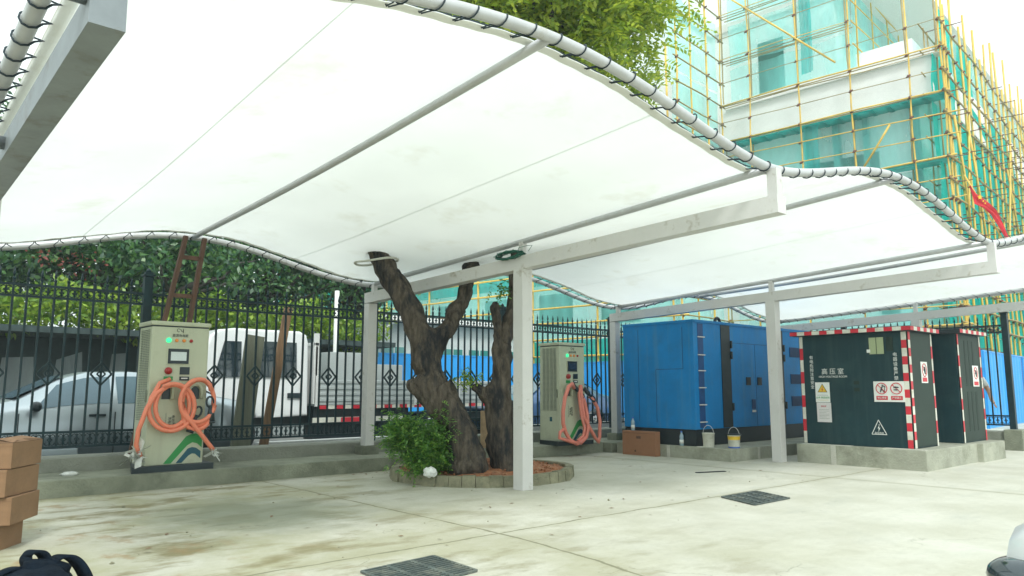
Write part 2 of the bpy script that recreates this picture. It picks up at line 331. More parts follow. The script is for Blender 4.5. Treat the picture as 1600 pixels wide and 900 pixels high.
def raw_quads(name, v, mat, parent):
    n = len(v) // 4; me = bpy.data.meshes.new(name)
    me.vertices.add(len(v)); me.vertices.foreach_set('co', np.asarray(v, dtype=np.float32).ravel())
    me.loops.add(n * 4); me.loops.foreach_set('vertex_index', np.arange(n * 4, dtype=np.int32))
    me.polygons.add(n); me.polygons.foreach_set('loop_start', np.arange(0, n * 4, 4, dtype=np.int32))
    me.polygons.foreach_set('loop_total', np.full(n, 4, dtype=np.int32)); me.update(calc_edges=True)
    me.materials.append(MT[mat]); o = bpy.data.objects.new(name, me); col.objects.link(o)
    if parent is not None: o.parent = parent
    return o
def sprigs(centres, ln, leaf, wid, pairs, seed):
    """compound leaves: rachis with paired leaflets; returns quads Nx3"""
    rng = np.random.default_rng(seed); n = len(centres)
    d = rng.normal(size=(n, 3)); d[:, 2] = d[:, 2] * 0.5 - 0.35; d /= np.linalg.norm(d, axis=1)[:, None]
    s = np.cross(d, [0, 0, 1.0]); s /= np.linalg.norm(s, axis=1)[:, None]; s += rng.normal(size=(n, 3)) * 0.25
    out = []
    for k in range(pairs):
        t = (k + 0.6) / pairs; base = centres + d * ln * t; base[:, 2] -= ln * 0.35 * t * t
        for sg in (-1, 1):
            dd = s * sg + d * 0.55; dd[:, 2] -= 0.25; dd /= np.linalg.norm(dd, axis=1)[:, None]
            L = leaf * rng.uniform(0.7, 1.2, size=(n, 1)); ww = np.cross(dd, s * 0 + rng.normal(size=(n, 3)) * 0.4 + np.array([0, 0, 1.0])); ww /= np.linalg.norm(ww, axis=1)[:, None]
            out.append(np.stack([base, base + dd * L * .5 + ww * wid / 2, base + dd * L, base + dd * L * .5 - ww * wid / 2], 1))
    return np.concatenate(out).reshape(-1, 3)
def clumps(n_cl, per, centre, rad, cr, seed, shell=0.5, flat=1.0):
    rng = np.random.default_rng(seed)
    d = rng.normal(size=(n_cl, 3)); d /= np.linalg.norm(d, axis=1)[:, None]
    r = rng.uniform(shell, 1.0, size=(n_cl, 1)); c = np.array(centre) + d * r * np.array(rad)
    p = np.repeat(c, per, 0); q = rng.normal(size=p.shape) * cr * np.array([1, 1, flat]) * np.repeat(rng.uniform(0.6, 1.3, size=(n_cl, 1)), per, 0)
    return p + q, c
def limb(m, a, b, r0, r1, seg=6, jit=0.06, n=7):
    a = Vector(a); b = Vector(b); L = (b - a).length; pts = []; rs = []
    for i in range(seg + 1):
        t = i / seg; p = a.lerp(b, t)
        if 0 < i < seg: p += Vector([random.uniform(-1, 1) * jit * L for _ in range(3)])
        pts.append(p); rs.append(r0 + (r1 - r0) * t)
    m.tube(pts, rs, n)

# ------------------------------------------------------------ ground, road, kerb
def ground_material():
    m, n, l, p = new_mat('yard_concrete'); p.inputs['Roughness'].default_value = 0.85
    tc = n.new('ShaderNodeTexCoord'); P = tc.outputs['Object']
    def noise(scale, det=6, rough=0.6, vec=P, mp=None):
        if mp:
            mm = n.new('ShaderNodeMapping'); mm.inputs['Scale'].default_value = mp; l.new(vec, mm.inputs[0]); vec = mm.outputs[0]
        z = n.new('ShaderNodeTexNoise'); z.inputs['Scale'].default_value = scale; z.inputs['Detail'].default_value = det
        z.inputs['Roughness'].default_value = rough; l.new(vec, z.inputs['Vector']); return z.outputs['Fac']
    def math_(op, a, b=None, clamp=False):
        k = n.new('ShaderNodeMath'); k.operation = op; k.use_clamp = clamp
        for i, x in enumerate((a, b)):
            if x is None: continue
            if isinstance(x, (int, float)): k.inputs[i].default_value = x
            else: l.new(x, k.inputs[i])
        return k.outputs[0]
    def rng(a, lo, hi, o0=0.0, o1=1.0):
        k = n.new('ShaderNodeMapRange'); l.new(a, k.inputs[0]); k.inputs[1].default_value = lo; k.inputs[2].default_value = hi
        k.inputs[3].default_value = o0; k.inputs[4].default_value = o1; return k.outputs[0]
    def mix(f, a, b):
        k = n.new('ShaderNodeMix'); k.data_type = 'RGBA'; l.new(f, k.inputs[0])
        for i, x in ((6, a), (7, b)):
            if isinstance(x, tuple): k.inputs[i].default_value = x + (1,)
            else: l.new(x, k.inputs[i])
        return k.outputs[2]
    sep = n.new('ShaderNodeSeparateXYZ'); l.new(P, sep.inputs[0]); X, Y = sep.outputs[0], sep.outputs[1]
    base = mix(rng(noise(1.1), 0.35, 0.65), (0.45, 0.445, 0.365), (0.56, 0.555, 0.485))
    base = mix(rng(noise(9, 8, 0.7), 0.45, 0.75, 0, 0.35), base, (0.38, 0.38, 0.32))
    # dry yellowish dirt, mostly in the corner by the boxes and the kerb
    reg = math_('ADD', rng(X, 6.5, 2.0), rng(Y, 6.0, 9.5, 0.0, 0.35)); reg = math_('MINIMUM', reg, 1.0)
    d1 = math_('MULTIPLY', rng(noise(0.9, 7, 0.62), 0.40, 0.60), reg, True)
    base = mix(math_('MULTIPLY', d1, 0.85), base, (0.31, 0.30, 0.17))
    d2 = math_('MULTIPLY', rng(noise(1.5, 8, 0.62, mp=(0.8, 1.6, 1)), 0.51, 0.63), reg, True)
    base = mix(math_('MULTIPLY', d2, 0.9), base, (0.19, 0.165, 0.075))
    d3 = math_('MULTIPLY', rng(noise(2.3, 8, 0.6, mp=(1.4, 0.9, 1)), 0.56, 0.66), rng(X, 3.2, 1.2), True)
    base = mix(math_('MULTIPLY', d3, 0.7), base, (0.30, 0.19, 0.08))
    # damp grey patch in front of the kerb
    dx = math_('MULTIPLY', math_('SUBTRACT', X, 3.1), 0.9); dy = math_('MULTIPLY', math_('SUBTRACT', Y, 7.3), 0.7)
    rr = math_('SQRT', math_('ADD', math_('MULTIPLY', dx, dx), math_('MULTIPLY', dy, dy)))
    rr = math_('ADD', rr, math_('MULTIPLY', noise(2.2, 6), 1.1))
    base = mix(rng(rr, 1.55, 0.9, 0, 0.75), base, (0.20, 0.22, 0.16))
    # faint greyer scuffs on the bright side
    d4 = math_('MULTIPLY', rng(noise(1.8, 9, 0.7, mp=(0.5, 1.4, 1)), 0.53, 0.68), rng(X, 4.0, 8.0), True)
    base = mix(math_('MULTIPLY', d4, 0.35), base, (0.36, 0.38, 0.34))
    sp = rng(noise(55, 3, 0.5), 0.66, 0.74, 0, 0.5); base = mix(sp, base, (0.2, 0.2, 0.16))
    vo = n.new('ShaderNodeTexVoronoi'); vo.feature = 'DISTANCE_TO_EDGE'; vo.inputs['Scale'].default_value = 0.55
    wv = n.new('ShaderNodeVectorMath'); wv.operation = 'ADD'; nc = n.new('ShaderNodeTexNoise'); nc.inputs['Scale'].default_value = 3; nc.inputs['Detail'].default_value = 7; l.new(P, nc.inputs['Vector'])
    sc_ = n.new('ShaderNodeVectorMath'); sc_.operation = 'SCALE'; sc_.inputs['Scale'].default_value = 0.5; l.new(nc.outputs['Color'], sc_.inputs[0])
    l.new(P, wv.inputs[0]); l.new(sc_.outputs[0], wv.inputs[1]); l.new(wv.outputs[0], vo.inputs['Vector'])
    ck = math_('MULTIPLY', rng(vo.outputs['Distance'], 0.0, 0.004, 1, 0), rng(noise(0.5, 3), 0.52, 0.6), True)
    base = mix(math_('MULTIPLY', ck, 0.6), base, (0.17, 0.17, 0.12))
    base = mix(rng(noise(22, 9, 0.75), 0.52, 0.72, 0, 0.28), base, (0.27, 0.27, 0.21))
    kd = math_('ADD', rng(Y, 9.2, 9.72, 0, 0.5), math_('MULTIPLY', noise(5, 6), 0.5)); base = mix(rng(kd, 0.5, 0.85, 0, 0.7), base, (0.17, 0.17, 0.11))
    # expansion joints
    wob = math_('MULTIPLY', math_('SUBTRACT', noise(2.0, 5), 0.5), 0.10)
    wid = rng(noise(3.0, 4), 0.3, 0.7, 0.004, 0.016)
    bend = math_('MULTIPLY', math_('POWER', math_('MAXIMUM', math_('SUBTRACT', 4.9, Y), 0.0), 1.5), -0.11)
    j1 = math_('ABSOLUTE', math_('ADD', math_('SUBTRACT', X, math_('ADD', bend, 4.22)), wob))
    j2 = math_('ABSOLUTE', math_('ADD', math_('SUBTRACT', Y, 4.9), wob))
    j3 = math_('ABSOLUTE', math_('ADD', math_('SUBTRACT', X, 10.2), wob))
    j = math_('MINIMUM', math_('MINIMUM', j1, j2), j3)
    jm = rng(math_('SUBTRACT', j, wid), 0.0, 0.006, 0.8, 0.0)
    base = mix(jm, base, (0.12, 0.12, 0.07))
    halo = rng(j, 0.0, 0.14, 0.6, 0.0); base = mix(math_('MULTIPLY', halo, noise(4)), base, (0.30, 0.29, 0.18))
    l.new(base, p.inputs['Base Color'])
    b = n.new('ShaderNodeBump'); b.inputs['Strength'].default_value = 0.35; b.inputs['Distance'].default_value = 0.01
    l.new(math_('SUBTRACT', noise(38, 6, 0.7), math_('MULTIPLY', jm, 1.5)), b.inputs['Height']); l.new(b.outputs[0], p.inputs['Normal'])
    return m
MT['ground'] = ground_material()
MT['earth'] = M('far_ground', (0.22, 0.23, 0.19), 0.9, var=0.2, scale=0.2)
g = MB(); g.add([(-90, -90, -.012), (160, -90, -.012), (160, 160, -.012), (-90, 160, -.012)], [(0, 1, 2, 3)]); tag(g.build('ground', 'earth'), kind='structure')
g = MB(); g.add([(-20, -20, 0), (40, -20, 0), (40, 10.8, 0), (-20, 10.8, 0)], [(0, 1, 2, 3)]); tag(g.build('yard_pavement', 'ground'), kind='structure')
g = MB(); g.add([(-60, 11.3, -.006), (70, 11.3, -.006), (70, 19.5, -.006), (-60, 19.5, -.006)], [(0, 1, 2, 3)]); tag(g.build('road', 'asphalt'), kind='structure')
g = MB(); g.bbox(-6, 11.0, 9.72, 10.62, -0.05, 0.19, 0.015)
g.bbox(11.0, 17.3, 9.5, 10.62, -0.05, 0.186, 0.015); tag(g.build('kerb', 'kerbc'), kind='structure')
lw = thing('low_wall', 'long low rendered wall carrying the black iron fence', 'wall', (6, 10.85, 0))
g = MB(); g.bbox(-6, 17.7, 10.60, 11.12, -0.05, 0.36, 0.015); g.build('wall', 'wallc', lw, True)
lw2 = thing('low_wall', 'short low wall under the iron fence right of the dark transformer', 'wall', (17.55, 7.5, 0))
g = MB(); g.bbox(17.3, 17.75, 4.75, 10.58, -0.05, 0.355, 0.015); g.build('wall', 'wallc', lw2, True)
g = MB(); g.bbox(17.26, 17.79, 4.42, 4.74, -0.05, 0.40, 0.02); g.build('end_pier', 'kerbc', lw2, True)

# ------------------------------------------------------------ canopy
FX = [0.73, 6.22, 11.71, 17.2]
def Yf(x): return 3.5 - 0.036 * (x - 3.5)
def Yc(x): return 6.78 - 0.055 * (x - 6.22)
def Yr(x): return 10.5 - 0.075 * (x - 5.0)
def arch(x): return 0.5 - 0.5 * math.cos(2 * math.pi * (x - FX[0]) / 5.49)
def Zf(x): return 3.22 + 0.415 * arch(x) ** 0.82 + (0.07 * (1 - arch(x)) if x < 3.475 else 0)
def Zr(x): return 2.86 + 0.44 * arch(x)
can = thing('shade_canopy', 'large white wavy membrane carport canopy on white steel frames', 'canopy', (6.22, 6.8, 0))
CX0, CX1 = 0.60, 17.42
def cpt(x, t, dz=0.0, inset=0.0):      # t=0 front pipe, t=1 rear pipe
    yf = Yf(x) + inset; yr = Yr(x) - inset; y = yf + (yr - yf) * t
    sag = -0.035 * math.sin(math.pi * t) * (0.3 + arch(x))
    return (x, y, Zf(x) + (Zr(x) - Zf(x)) * t + sag + dz)
def wrinkle(x, t):                      # small creases fanning in from the laced edges and low frames
    e = math.exp(-t * 16) + math.exp(-(1 - t) * 16); low = (1 - arch(x)) ** 3
    return e * 0.0035 * math.sin(x * 24.2 + 3 * t) + low * 0.010 * math.sin(t * 41 + 2.5 * x) * math.exp(-((t - .8) / .25) ** 2) + 0.006 * math.sin(x * 6 + t * 9)
bounds = [CX0 + 0.10] + FX[1:3] + [CX1 - 0.10]
for k in range(3):
    a, b = bounds[k], bounds[k + 1]; nx, ny = 120, 60; m = MB(); vs = []
    for i in range(nx + 1):
        x = a + (b - a) * i / nx
        for j in range(ny + 1): vs.append(cpt(x, j / ny, 0.030 + wrinkle(x, j / ny), 0.17))
    m.add(vs, [(i * (ny + 1) + j, i * (ny + 1) + j + 1, (i + 1) * (ny + 1) + j + 1, (i + 1) * (ny + 1) + j) for i in range(nx) for j in range(ny)], 0, True)
    m.build('membrane', 'membrane', can, True)
    for t0, t1 in ((0, 0.012), (0.988, 1.0)):     # doubled hem along both long edges
        vs = []; hm = MB()
        for i in range(nx + 1):
            x = a + (b - a) * i / nx
            for t in (t0, t1): vs.append(cpt(x, t, 0.024 + wrinkle(x, t), 0.17))
        hm.add(vs, [(2 * i, 2 * i + 1, 2 * i + 3, 2 * i + 2) for i in range(nx)])
        hm.build('hem', 'hem', can, True)
for xs in (2.1, 4.85, 7.6, 10.3, 13.1, 15.8):     # welded seams
    m = MB(); vs = []
    for j in range(25):
        for dx in (-.008, .008): vs.append(cpt(xs + dx, j / 24, 0.026 + wrinkle(xs, j / 24), 0.17))
    m.add(vs, [(2 * j, 2 * j + 1, 2 * j + 3, 2 * j + 2) for j in range(24)]); m.build('seam', 'seam', can, True)
N = 150
for nm, fy, fz in (('front', Yf, Zf), ('rear', Yr, Zr)):
    m = MB(); m.tube([(CX0 + (CX1 - CX0) * i / N, fy(CX0 + (CX1 - CX0) * i / N), fz(CX0 + (CX1 - CX0) * i / N)) for i in range(N + 1)], 0.043, 12)
    m.build('edge_pipe', 'galv', can, True)
    sg = 1 if nm == 'front' else -1
    ml = MB(); allp = []; x = CX0 + 0.15; st = 0.26
    while x < CX1 - 0.1:
        c = Vector((x, fy(x), fz(x))); pts = []
        hemp = Vector((x + st * 0.1, fy(x) + sg * 0.185, fz(x) + 0.012))
        for q in range(11):
            a = math.pi * 0.15 + q / 10 * math.pi * 1.75
            pts.append(c + Vector((st * 0.4 * q / 10, sg * math.cos(a) * 0.050, -math.sin(a) * 0.050)))
        allp += [hemp + Vector((0, sg * .02, .045)), hemp] + pts + [hemp + Vector((st * 0.06, 0, 0)), hemp + Vector((st * .06, sg * .02, .045))]
        x += st * random.uniform(0.9, 1.1)
    ml.tube(allp, 0.0062, 4)
    ml.build('lacing', 'rope', can, True)
for x in (CX0, CX1):                             # end pipes and their lacing
    m = MB(); m.tube([cpt(x, t / 8, 0, 0) for t in range(9)], 0.05, 12); m.build('end_pipe', 'galv', can, True)
    sg = 1 if x == CX0 else -1; ml = MB(); allp = []
    for k in range(30):
        t = (k + 0.5) / 30; c = Vector(cpt(x, t)); h = c + Vector((sg * 0.13, 0.06, 0.05)); pts = [h]
        for q in range(9):
            a = 0.5 + q / 8 * math.pi * 1.6; pts.append(c + Vector((sg * math.cos(a) * 0.058, -0.06 + 0.1 * q / 8, -math.sin(a) * 0.058)))
        allp += pts + [h + Vector((0, .03, 0))]
    ml.tube(allp, 0.0065, 4)
    ml.build('lacing', 'rope', can, True)
    m = MB(); m.add([cpt(x + sg * 0.10, 0.02, .05), cpt(x + sg * 0.10, 0.98, .05), cpt(x + sg * 0.17, .98, .05), cpt(x + sg * 0.17, 0.02, .05)], [(0, 1, 2, 3)]); m.build('hem', 'hem', can, True)
for x in (3.475, 8.965, 14.455) + tuple(FX[1:3]):
    m = MB(); m.tube([cpt(x, t / 10, -0.005) for t in range(11)], 0.036, 12); m.build('rafter_pipe', 'galv', can, True)
for i, x in enumerate(FX):
    yf, yc, yr = Yf(x) - 0.10, Yc(x), Yr(x) - 0.02
    if i == 3: yf += 0.1
    m = MB(); m.bbox(x - .085, x + .085, yc - .085, yc + .085, 0.0, 2.70, 0.006); m.build('column', 'steel', can, True)
    m = MB(); m.bbox(x - .075, x + .075, yr - .075, yr + .075, 0.31, 2.55, 0.006); m.build('column', 'steel', can, True)
    m = MB(); m.bbox(x - .14, x + .14, yr - .12, yr + .14, 0.185, 0.315, 0.01)
    m.box(x - .12, x + .12, yr - .10, yr + .12, 0.313, 0.325); m.build('base_plate', 'kerbc', can, True)
    zr = 2.55; zf = 2.78
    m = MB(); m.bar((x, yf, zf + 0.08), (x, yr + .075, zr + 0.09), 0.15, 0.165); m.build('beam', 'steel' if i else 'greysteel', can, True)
    for y in (yf + .06, yc, yr - 0.1):
        t = (y - Yf(x)) / (Yr(x) - Yf(x)); zb = zf + (zr - zf) * (y - yf) / (yr - yf) + 0.15; s = .045 if y > yf + .1 else .06
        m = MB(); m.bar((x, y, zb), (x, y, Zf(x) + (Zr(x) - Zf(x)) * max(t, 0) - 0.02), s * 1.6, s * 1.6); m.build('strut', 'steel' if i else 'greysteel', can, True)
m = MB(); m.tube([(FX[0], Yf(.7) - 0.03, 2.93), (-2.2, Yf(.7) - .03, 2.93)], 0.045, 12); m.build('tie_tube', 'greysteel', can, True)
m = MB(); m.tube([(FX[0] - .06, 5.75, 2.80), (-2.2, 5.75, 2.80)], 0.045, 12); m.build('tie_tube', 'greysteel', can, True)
# thickened hem where the membrane is cut round the tree limb
m = MB(); m.tube([(5.40 + 0.27 * math.cos(a), 8.90 + .36 * math.sin(a), 2.955 + 0.03 * math.cos(a) + .01 * math.sin(3 * a)) for a in [2 * math.pi * k / 24 for k in range(24)]], 0.016, 6, closed=True)
m.build('cut_hem', 'hem', can, True)
# bundle of green cord lying on the beam
m = MB()
for k in range(14):
    pts = []; ph = random.uniform(0, 6)
    for q in range(12):
        a = q / 11 * math.pi * 2 + ph
        pts.append((6.13 + 0.05 * math.cos(a * 2 + k), 6.98 + (0.2 + random.uniform(0, .06)) * math.cos(a) - 0.05, 2.86 + 0.045 * math.sin(a) + random.uniform(-.01, .02)))
    m.tube(pts, 0.005, 4)
m.tube([(6.13, 6.8, 2.85), (6.1, 6.72, 2.93), (6.15, 6.62, 2.95), (6.12, 6.5, 2.93), (6.15, 6.6, 2.88)], .004, 4)
tag(m.build('cord_bundle', 'greencable'), 'tangled bundle of dark green cord hung on the beam above the nearest column', 'cord')

# ------------------------------------------------------------ iron fence
fence = thing('iron_fence', 'long black iron fence with spear tips and diamond ornaments on the low wall', 'fence', (6, 10.85, 0.36))
fence2 = thing('iron_fence', 'black iron fence section behind the dark transformer cabinet', 'fence', (17.52, 7.5, 0.36))
def fence_panel(par, p0, p1, ornaments=True):
    p0 = Vector(p0); p1 = Vector(p1); d = (p1 - p0); L = d.length; d.normalize(); nrm = Vector((-d.y, d.x, 0))
    P = lambda s, z, o=0.0: p0 + d * s + nrm * o + Vector((0, 0, z))
    m = MB(); n = max(2, round(L / 0.147)); st = L / n
    for z in (0.12, 0.30, 1.98, 2.12): m.bar(P(0, z), P(L, z), 0.035, 0.03)
    for i in range(1, n):
        s = i * st; m.bar(P(s, 0.12), P(s, 2.19), 0.025)
        m.tube([P(s, 2.17), P(s, 2.185), P(s, 2.20), P(s, 2.215)], [0.011, 0.02, 0.02, 0.009], 6)
        m.tube([P(s, 2.215), P(s, 2.25), P(s, 2.34)], [0.006, 0.019, 0.001], 5)
        if ornaments and i % 4 == 2:
            r = 0.145
            for a in range(4):
                q0 = P(s + r * math.cos(a * math.pi / 2) * .85, 1.03 + r * math.sin(a * math.pi / 2), -.012); q1 = P(s + r * math.cos((a + 1) * math.pi / 2) * .85, 1.03 + r * math.sin((a + 1) * math.pi / 2), -.012)
                m.bar(q0, q1, 0.022)
            r = .05
            for a in range(4):
                q0 = P(s + r * math.cos(a * math.pi / 2), 1.03 + r * math.sin(a * math.pi / 2), -.014); q1 = P(s + r * math.cos((a + 1) * math.pi / 2), 1.03 + r * math.sin((a + 1) * math.pi / 2), -.014)
                m.bar(q0, q1, 0.018)
    m.build('fence_panel', 'iron', par, True)
    for zc, hh in ((0.21, 0.075), (2.05, 0.055)):     # scrollwork friezes
        m = MB()
        for i in range(n):
            s = (i + 0.5) * st
            for sg in (-1, 1):
                for vz in (-1, 1):
                    c = P(s + sg * 0.030, zc + vz * hh * .45)
                    m.tube([c + d * (sg * 0.026 * math.cos(a)) + Vector((0, 0, vz * hh * .42 * math.sin(a))) for a in [k / 6 * 4.7 for k in range(7)]], 0.006, 4)
            m.tube([P(s, zc - hh), P(s, zc - .02), P(s, zc + .02), P(s, zc + hh)], [.004, .013, .013, .004], 5)
        m.build('scrollwork', 'iron', par, True)
def fence_post(par, x, y, h=2.36):
    m = MB(); m.bbox(x - .055, x + .055, y - .055, y + .055, 0.35, 0.36 + h, 0.006)
    m.bbox(x - .075, x + .075, y - .075, y + .075, 0.36 + h, 0.39 + h, 0.008); m.bbox(x - .05, x + .05, y - .05, y + .05, 0.39 + h, .42 + h, .008)
    m.tube([(x, y, .42 + h), (x, y, .45 + h), (x, y, .48 + h)], [.035, .03, .004], 8); m.build('post', 'iron', par, True)
px = [-3.44, -0.22, 3.0, 6.56, 9.42, 12.6, 15.1, 17.52]
for i, x in enumerate(px[:-1]):
    fence_post(fence, x, 10.85); fence_panel(fence, (x + .055, 10.85, .36), (px[i + 1] - .055, 10.85, .36))
fence_post(fence2, 17.52, 10.85); ys = [10.85, 7.9, 4.62]
for i in range(2):
    fence_post(fence2, 17.52, ys[i + 1]); fence_panel(fence2, (17.52, ys[i] - .055, .36), (17.52, ys[i + 1] + .055, .36))

# ------------------------------------------------------------ EV chargers
def arc_pts(cx, cz, rx, rz, a0, a1, y, n=14, dy=0.0):
    return [(cx + rx * math.cos(R(a0 + (a1 - a0) * i / n)), y + dy * i / n, cz + rz * math.sin(R(a0 + (a1 - a0) * i / n))) for i in range(n + 1)]
def plug(m, p, d):
    """black charging connector: handle ring and nozzle"""
    p = Vector(p); d = Vector(d).normalized(); s = d.cross(Vector((0, 1, 0))).normalized()
    m.tube([p, p + d * .06, p + d * .10, p + d * .2], [.022, .03, .042, .042], 12)
    m.tube([p + d * .2, p + d * .23], [.048, .048], 12)
    c = p + d * 0.02 - d * 0.06
    m.tube([c + d * (0.07 * math.cos(a)) + s * (0.045 * math.sin(a)) for a in [2 * math.pi * k / 14 for k in range(14)]], .014, 6, closed=True)
def make_charger(label, loc, W, screen):
    t = thing('charging_station', label, 'charger', loc, 0, 'electric vehicle charging stations on the kerb')
    D = 0.52; H = 1.86
    m = MB(); m.bbox(0, W, 0, D, 0.07, H - .07, 0.012); m.build('cabinet', 'cabinet', t)
    m = MB(); m.bbox(-.02, W + .02, -.02, D + .02, H - .055, H, 0.018); m.box(.006, W - .006, .006, D - .006, H - .072, H - .054, 1); m.build('top_cap', ['cabinet', 'blackpl'], t)
    m = MB(); o = .12; pts = [(-o - .05, -o), (W + .1, -o), (W + .12, D), (-.01, D)]
    m.poly([(a, b, 0) for a, b in pts], (0, 0, .075)); m.build('base', 'blackpl', t)
    for side in (-1, 1):                                # louvred side grilles
        m = MB(); x0 = -.003 if side < 0 else W + .003
        for k in range(52):
            z = .62 + k * .022
            for q in range(4): m.box(min(x0, x0 + side * .006), max(x0, x0 + side * .006), .08 + q * .095, .15 + q * .095, z, z + .009, 1)
        m.box(min(x0, x0 + side * .02), max(x0, x0 + side * .02), .05, .065, .85, 1.0, 1)
        m.build('side_grille', ['cabinet', 'cabinet2'], t)
    f = -.004
    m = MB(); m.bbox(.185, .185 + .31, f - .006, 0.01, 1.315, 1.53, .004); m.build('display_frame', 'cabinet', t)
    dsp = MB(); dsp.bbox(.20, .455, f - .012, .004, 1.325, 1.515, .004); dsp = dsp.build('display', 'blackpl', t)
    m = MB(); m.box(.232, .423, f - .016, f - .010, 1.365, 1.475); m.build('screen', screen, dsp)
    for k, (x, mt) in enumerate(((.20, 'greenlamp'), (.295, 'amber'), (.385, 'amber'), (.475, 'redlamp'))):
        m = MB(); m.tube([(x, 0.0, 1.62), (x, -.015, 1.62), (x, -.022, 1.62)], [.021 if k else .032, .021 if k else .032, .008], 14); m.build('indicator_lamp', mt, t)
    text('直流充电桩', .040, (.34, f, 1.682), '-y', 'blackpl', t)
    m = MB(); m.tube([(.315 + .02 * math.cos(a), f, 1.752 + .02 * math.sin(a)) for a in [k * .5 for k in range(12)]], .003, 4)
    m.tube([(.345, f, 1.765), (.352, f, 1.735), (.365, f, 1.735), (.372, f, 1.775), (.372, f, 1.72)], .003, 4); m.build('emblem', 'blackpl', t)
    m = MB(); m.tube([(.215, 0.0, 1.235), (.215, -.02, 1.235)], [.045, .045], 16); m.tube([(.215, -.02, 1.235), (.215, -.045, 1.235)], [.033, .037], 16); m.build('stop_button', 'redlamp', t)
    m = MB(); m.box(.355, .475, f - .004, 0, 1.19, 1.285); m.build('card_reader', 'blackpl', t)
    m = MB(); m.box(.165, .275, f - .002, 0, 1.115, 1.165); m.build('nameplate', 'green', t)
    m = MB(); m.box(.355, .475, f - .003, 0, 1.115, 1.165); m.box(.375, .455, f - .005, 0, 1.135, 1.150, 1); m.build('nameplate', ['blackpl', 'white'], t)
    for x in (.20, .555 if W > .68 else .52):           # holsters
        m = MB(); pts = [(x - .078, -.06, .88), (x - .078, -.06, .98)]
        for a in range(0, 9):
            an = math.pi - a * math.pi / 8; pts.append((x + .078 * math.cos(an), -.06, .99 + .075 * math.sin(an)))
        pts += [(x + .078, -.06, .88)]
        pi = [(x - .055, 0, .88)] + [(x + .055 * math.cos(math.pi - a * math.pi / 8), 0, .985 + .055 * math.sin(math.pi - a * math.pi / 8)) for a in range(9)] + [(x + .055, 0, .88)]
        m.tube([(p[0], -.035, p[2]) for p in pts], .022, 8)
        h = m.build('holster', 'cabinet', t)
        m = MB(); m.poly([(p[0], -.006, p[2]) for p in pi], (0, .008, 0)); m.build('holster_recess', 'blackpl', h)
    # green and teal chevrons, shaped strips on the door
    m = MB(); q = lambda pts, mi: m.poly([(a, f, b) for a, b in pts], (0, .006, 0), mi)
    r = W / .7
    q([(.22 * r, .085), (.31 * r, .085), (.50 * r, .30), (.56 * r, .335), (.62 * r, .32), (.68 * r, .265), (.68 * r, .36), (.645 * r, .42), (.60 * r, .445), (.54 * r, .44), (.48 * r, .41)], 0)
    q([(.37 * r, .085), (.44 * r, .085), (.52 * r, .17), (.56 * r, .195), (.60 * r, .19), (.67 * r, .13), (.67 * r, .22), (.61 * r, .265), (.56 * r, .275), (.51 * r, .26)], 1)
    m.build('chevron_logo', ['green', 'teal'], t)
    text('电动汽车\n充电桩', .042, (.285, f, .60), '-y', 'blackpl', t, roll=-math.pi / 2)
    text('ELECTRIC VEHICLE CHARGER', .016, (.22, f, .60), '-y', 'blackpl', t, roll=-math.pi / 2)
    m = MB(); m.box(-.004, 0, .20, .26, .42, .50); m.build('side_label', 'teal', t)
    return t
c1 = make_charger('beige charging station with lit screen and neatly coiled orange cables, left of the tree', (2.84, 9.95, 0.19), .70, 'screen')
# its two cables
m = MB(); y = -.10
pts = [(-.06, -.05, .20), (-.13, -.1, .34), (-.12, -.12, .52), (-.04, -.12, .78), (.06, -.12, .96)] + arc_pts(.26, .80, .20, .26, 125, -235, -.12, 26, .02) + arc_pts(.25, .78, .27, .29, 115, -180, -.14, 22, .03) + [(.01, -.1, .9), (.10, -.09, 1.08), (.22, -.09, 1.13)]
m.tube(pts, .028, 10); cb = m.build('charging_cable', 'orange', c1)
m = MB(); pts = [(.72, -.12, .985), (.70, -.12, 1.06), (.66, -.12, 1.10)] + arc_pts(.57, .84, .20, .285, 65, 420, -.12, 26, .02) + arc_pts(.56, .86, .22, .27, 75, 350, -.15, 22, .02) + [(.74, -.12, .72), (.72, -.12, .62)] + arc_pts(.56, .66, .17, .16, -20, -150, -.12, 10) + [(.36, -.13, .85), (.42, -.14, .68), (.52, -.15, .55), (.62, -.15, .43), (.74, -.15, .28), (.78, -.13, .24)]
m.tube(pts, .028, 10); cb2 = m.build('charging_cable', 'orange', c1)
m = MB(); plug(m, (.56, -.10, .68), (-.35, 0, -1)); m.build('plug', 'blackpl', cb)
m = MB(); plug(m, (.72, -.12, .80), (.12, 0, -1)); m.build('plug', 'blackpl', cb2)
def film(name, c, s, par, seed, n=22):
    random.seed(seed); m = MB(); c = Vector(c)
    for k in range(n):
        p = c + Vector([random.gauss(0, s * .45) for _ in range(3)]); u = Vector([random.gauss(0, s) for _ in range(3)]) * .8; v = Vector([random.gauss(0, s) for _ in range(3)]) * .55
        m.add([p, p + u, p + u + v, p + v * 1.2 - u * .2], [(0, 1, 2, 3)])
    return m.build(name, 'plastic', par)
film('protective_film', (-.10, -.06, .22), .075, c1, 3); film('protective_film', (.80, -.14, .20), .05, c1, 4, 12)
c2 = make_charger('beige charging station with two dark plugs holstered and pinkish looped cables, right of the tree', (9.75, 9.64, 0.19), .66, 'screenoff')
m = MB(); pts = [(.27, -.1, 1.02), (.18, -.14, 1.10), (.05, -.18, 1.05), (-.07, -.2, .85), (-.12, -.2, .6), (-.12, -.2, .40), (-.06, -.2, .24), (.05, -.2, .10), (.2, -.22, .03), (.33, -.22, .06), (.48, -.2, .14), (.56, -.17, .3), (.57, -.14, .55), (.52, -.12, .8), (.44, -.1, .92)]
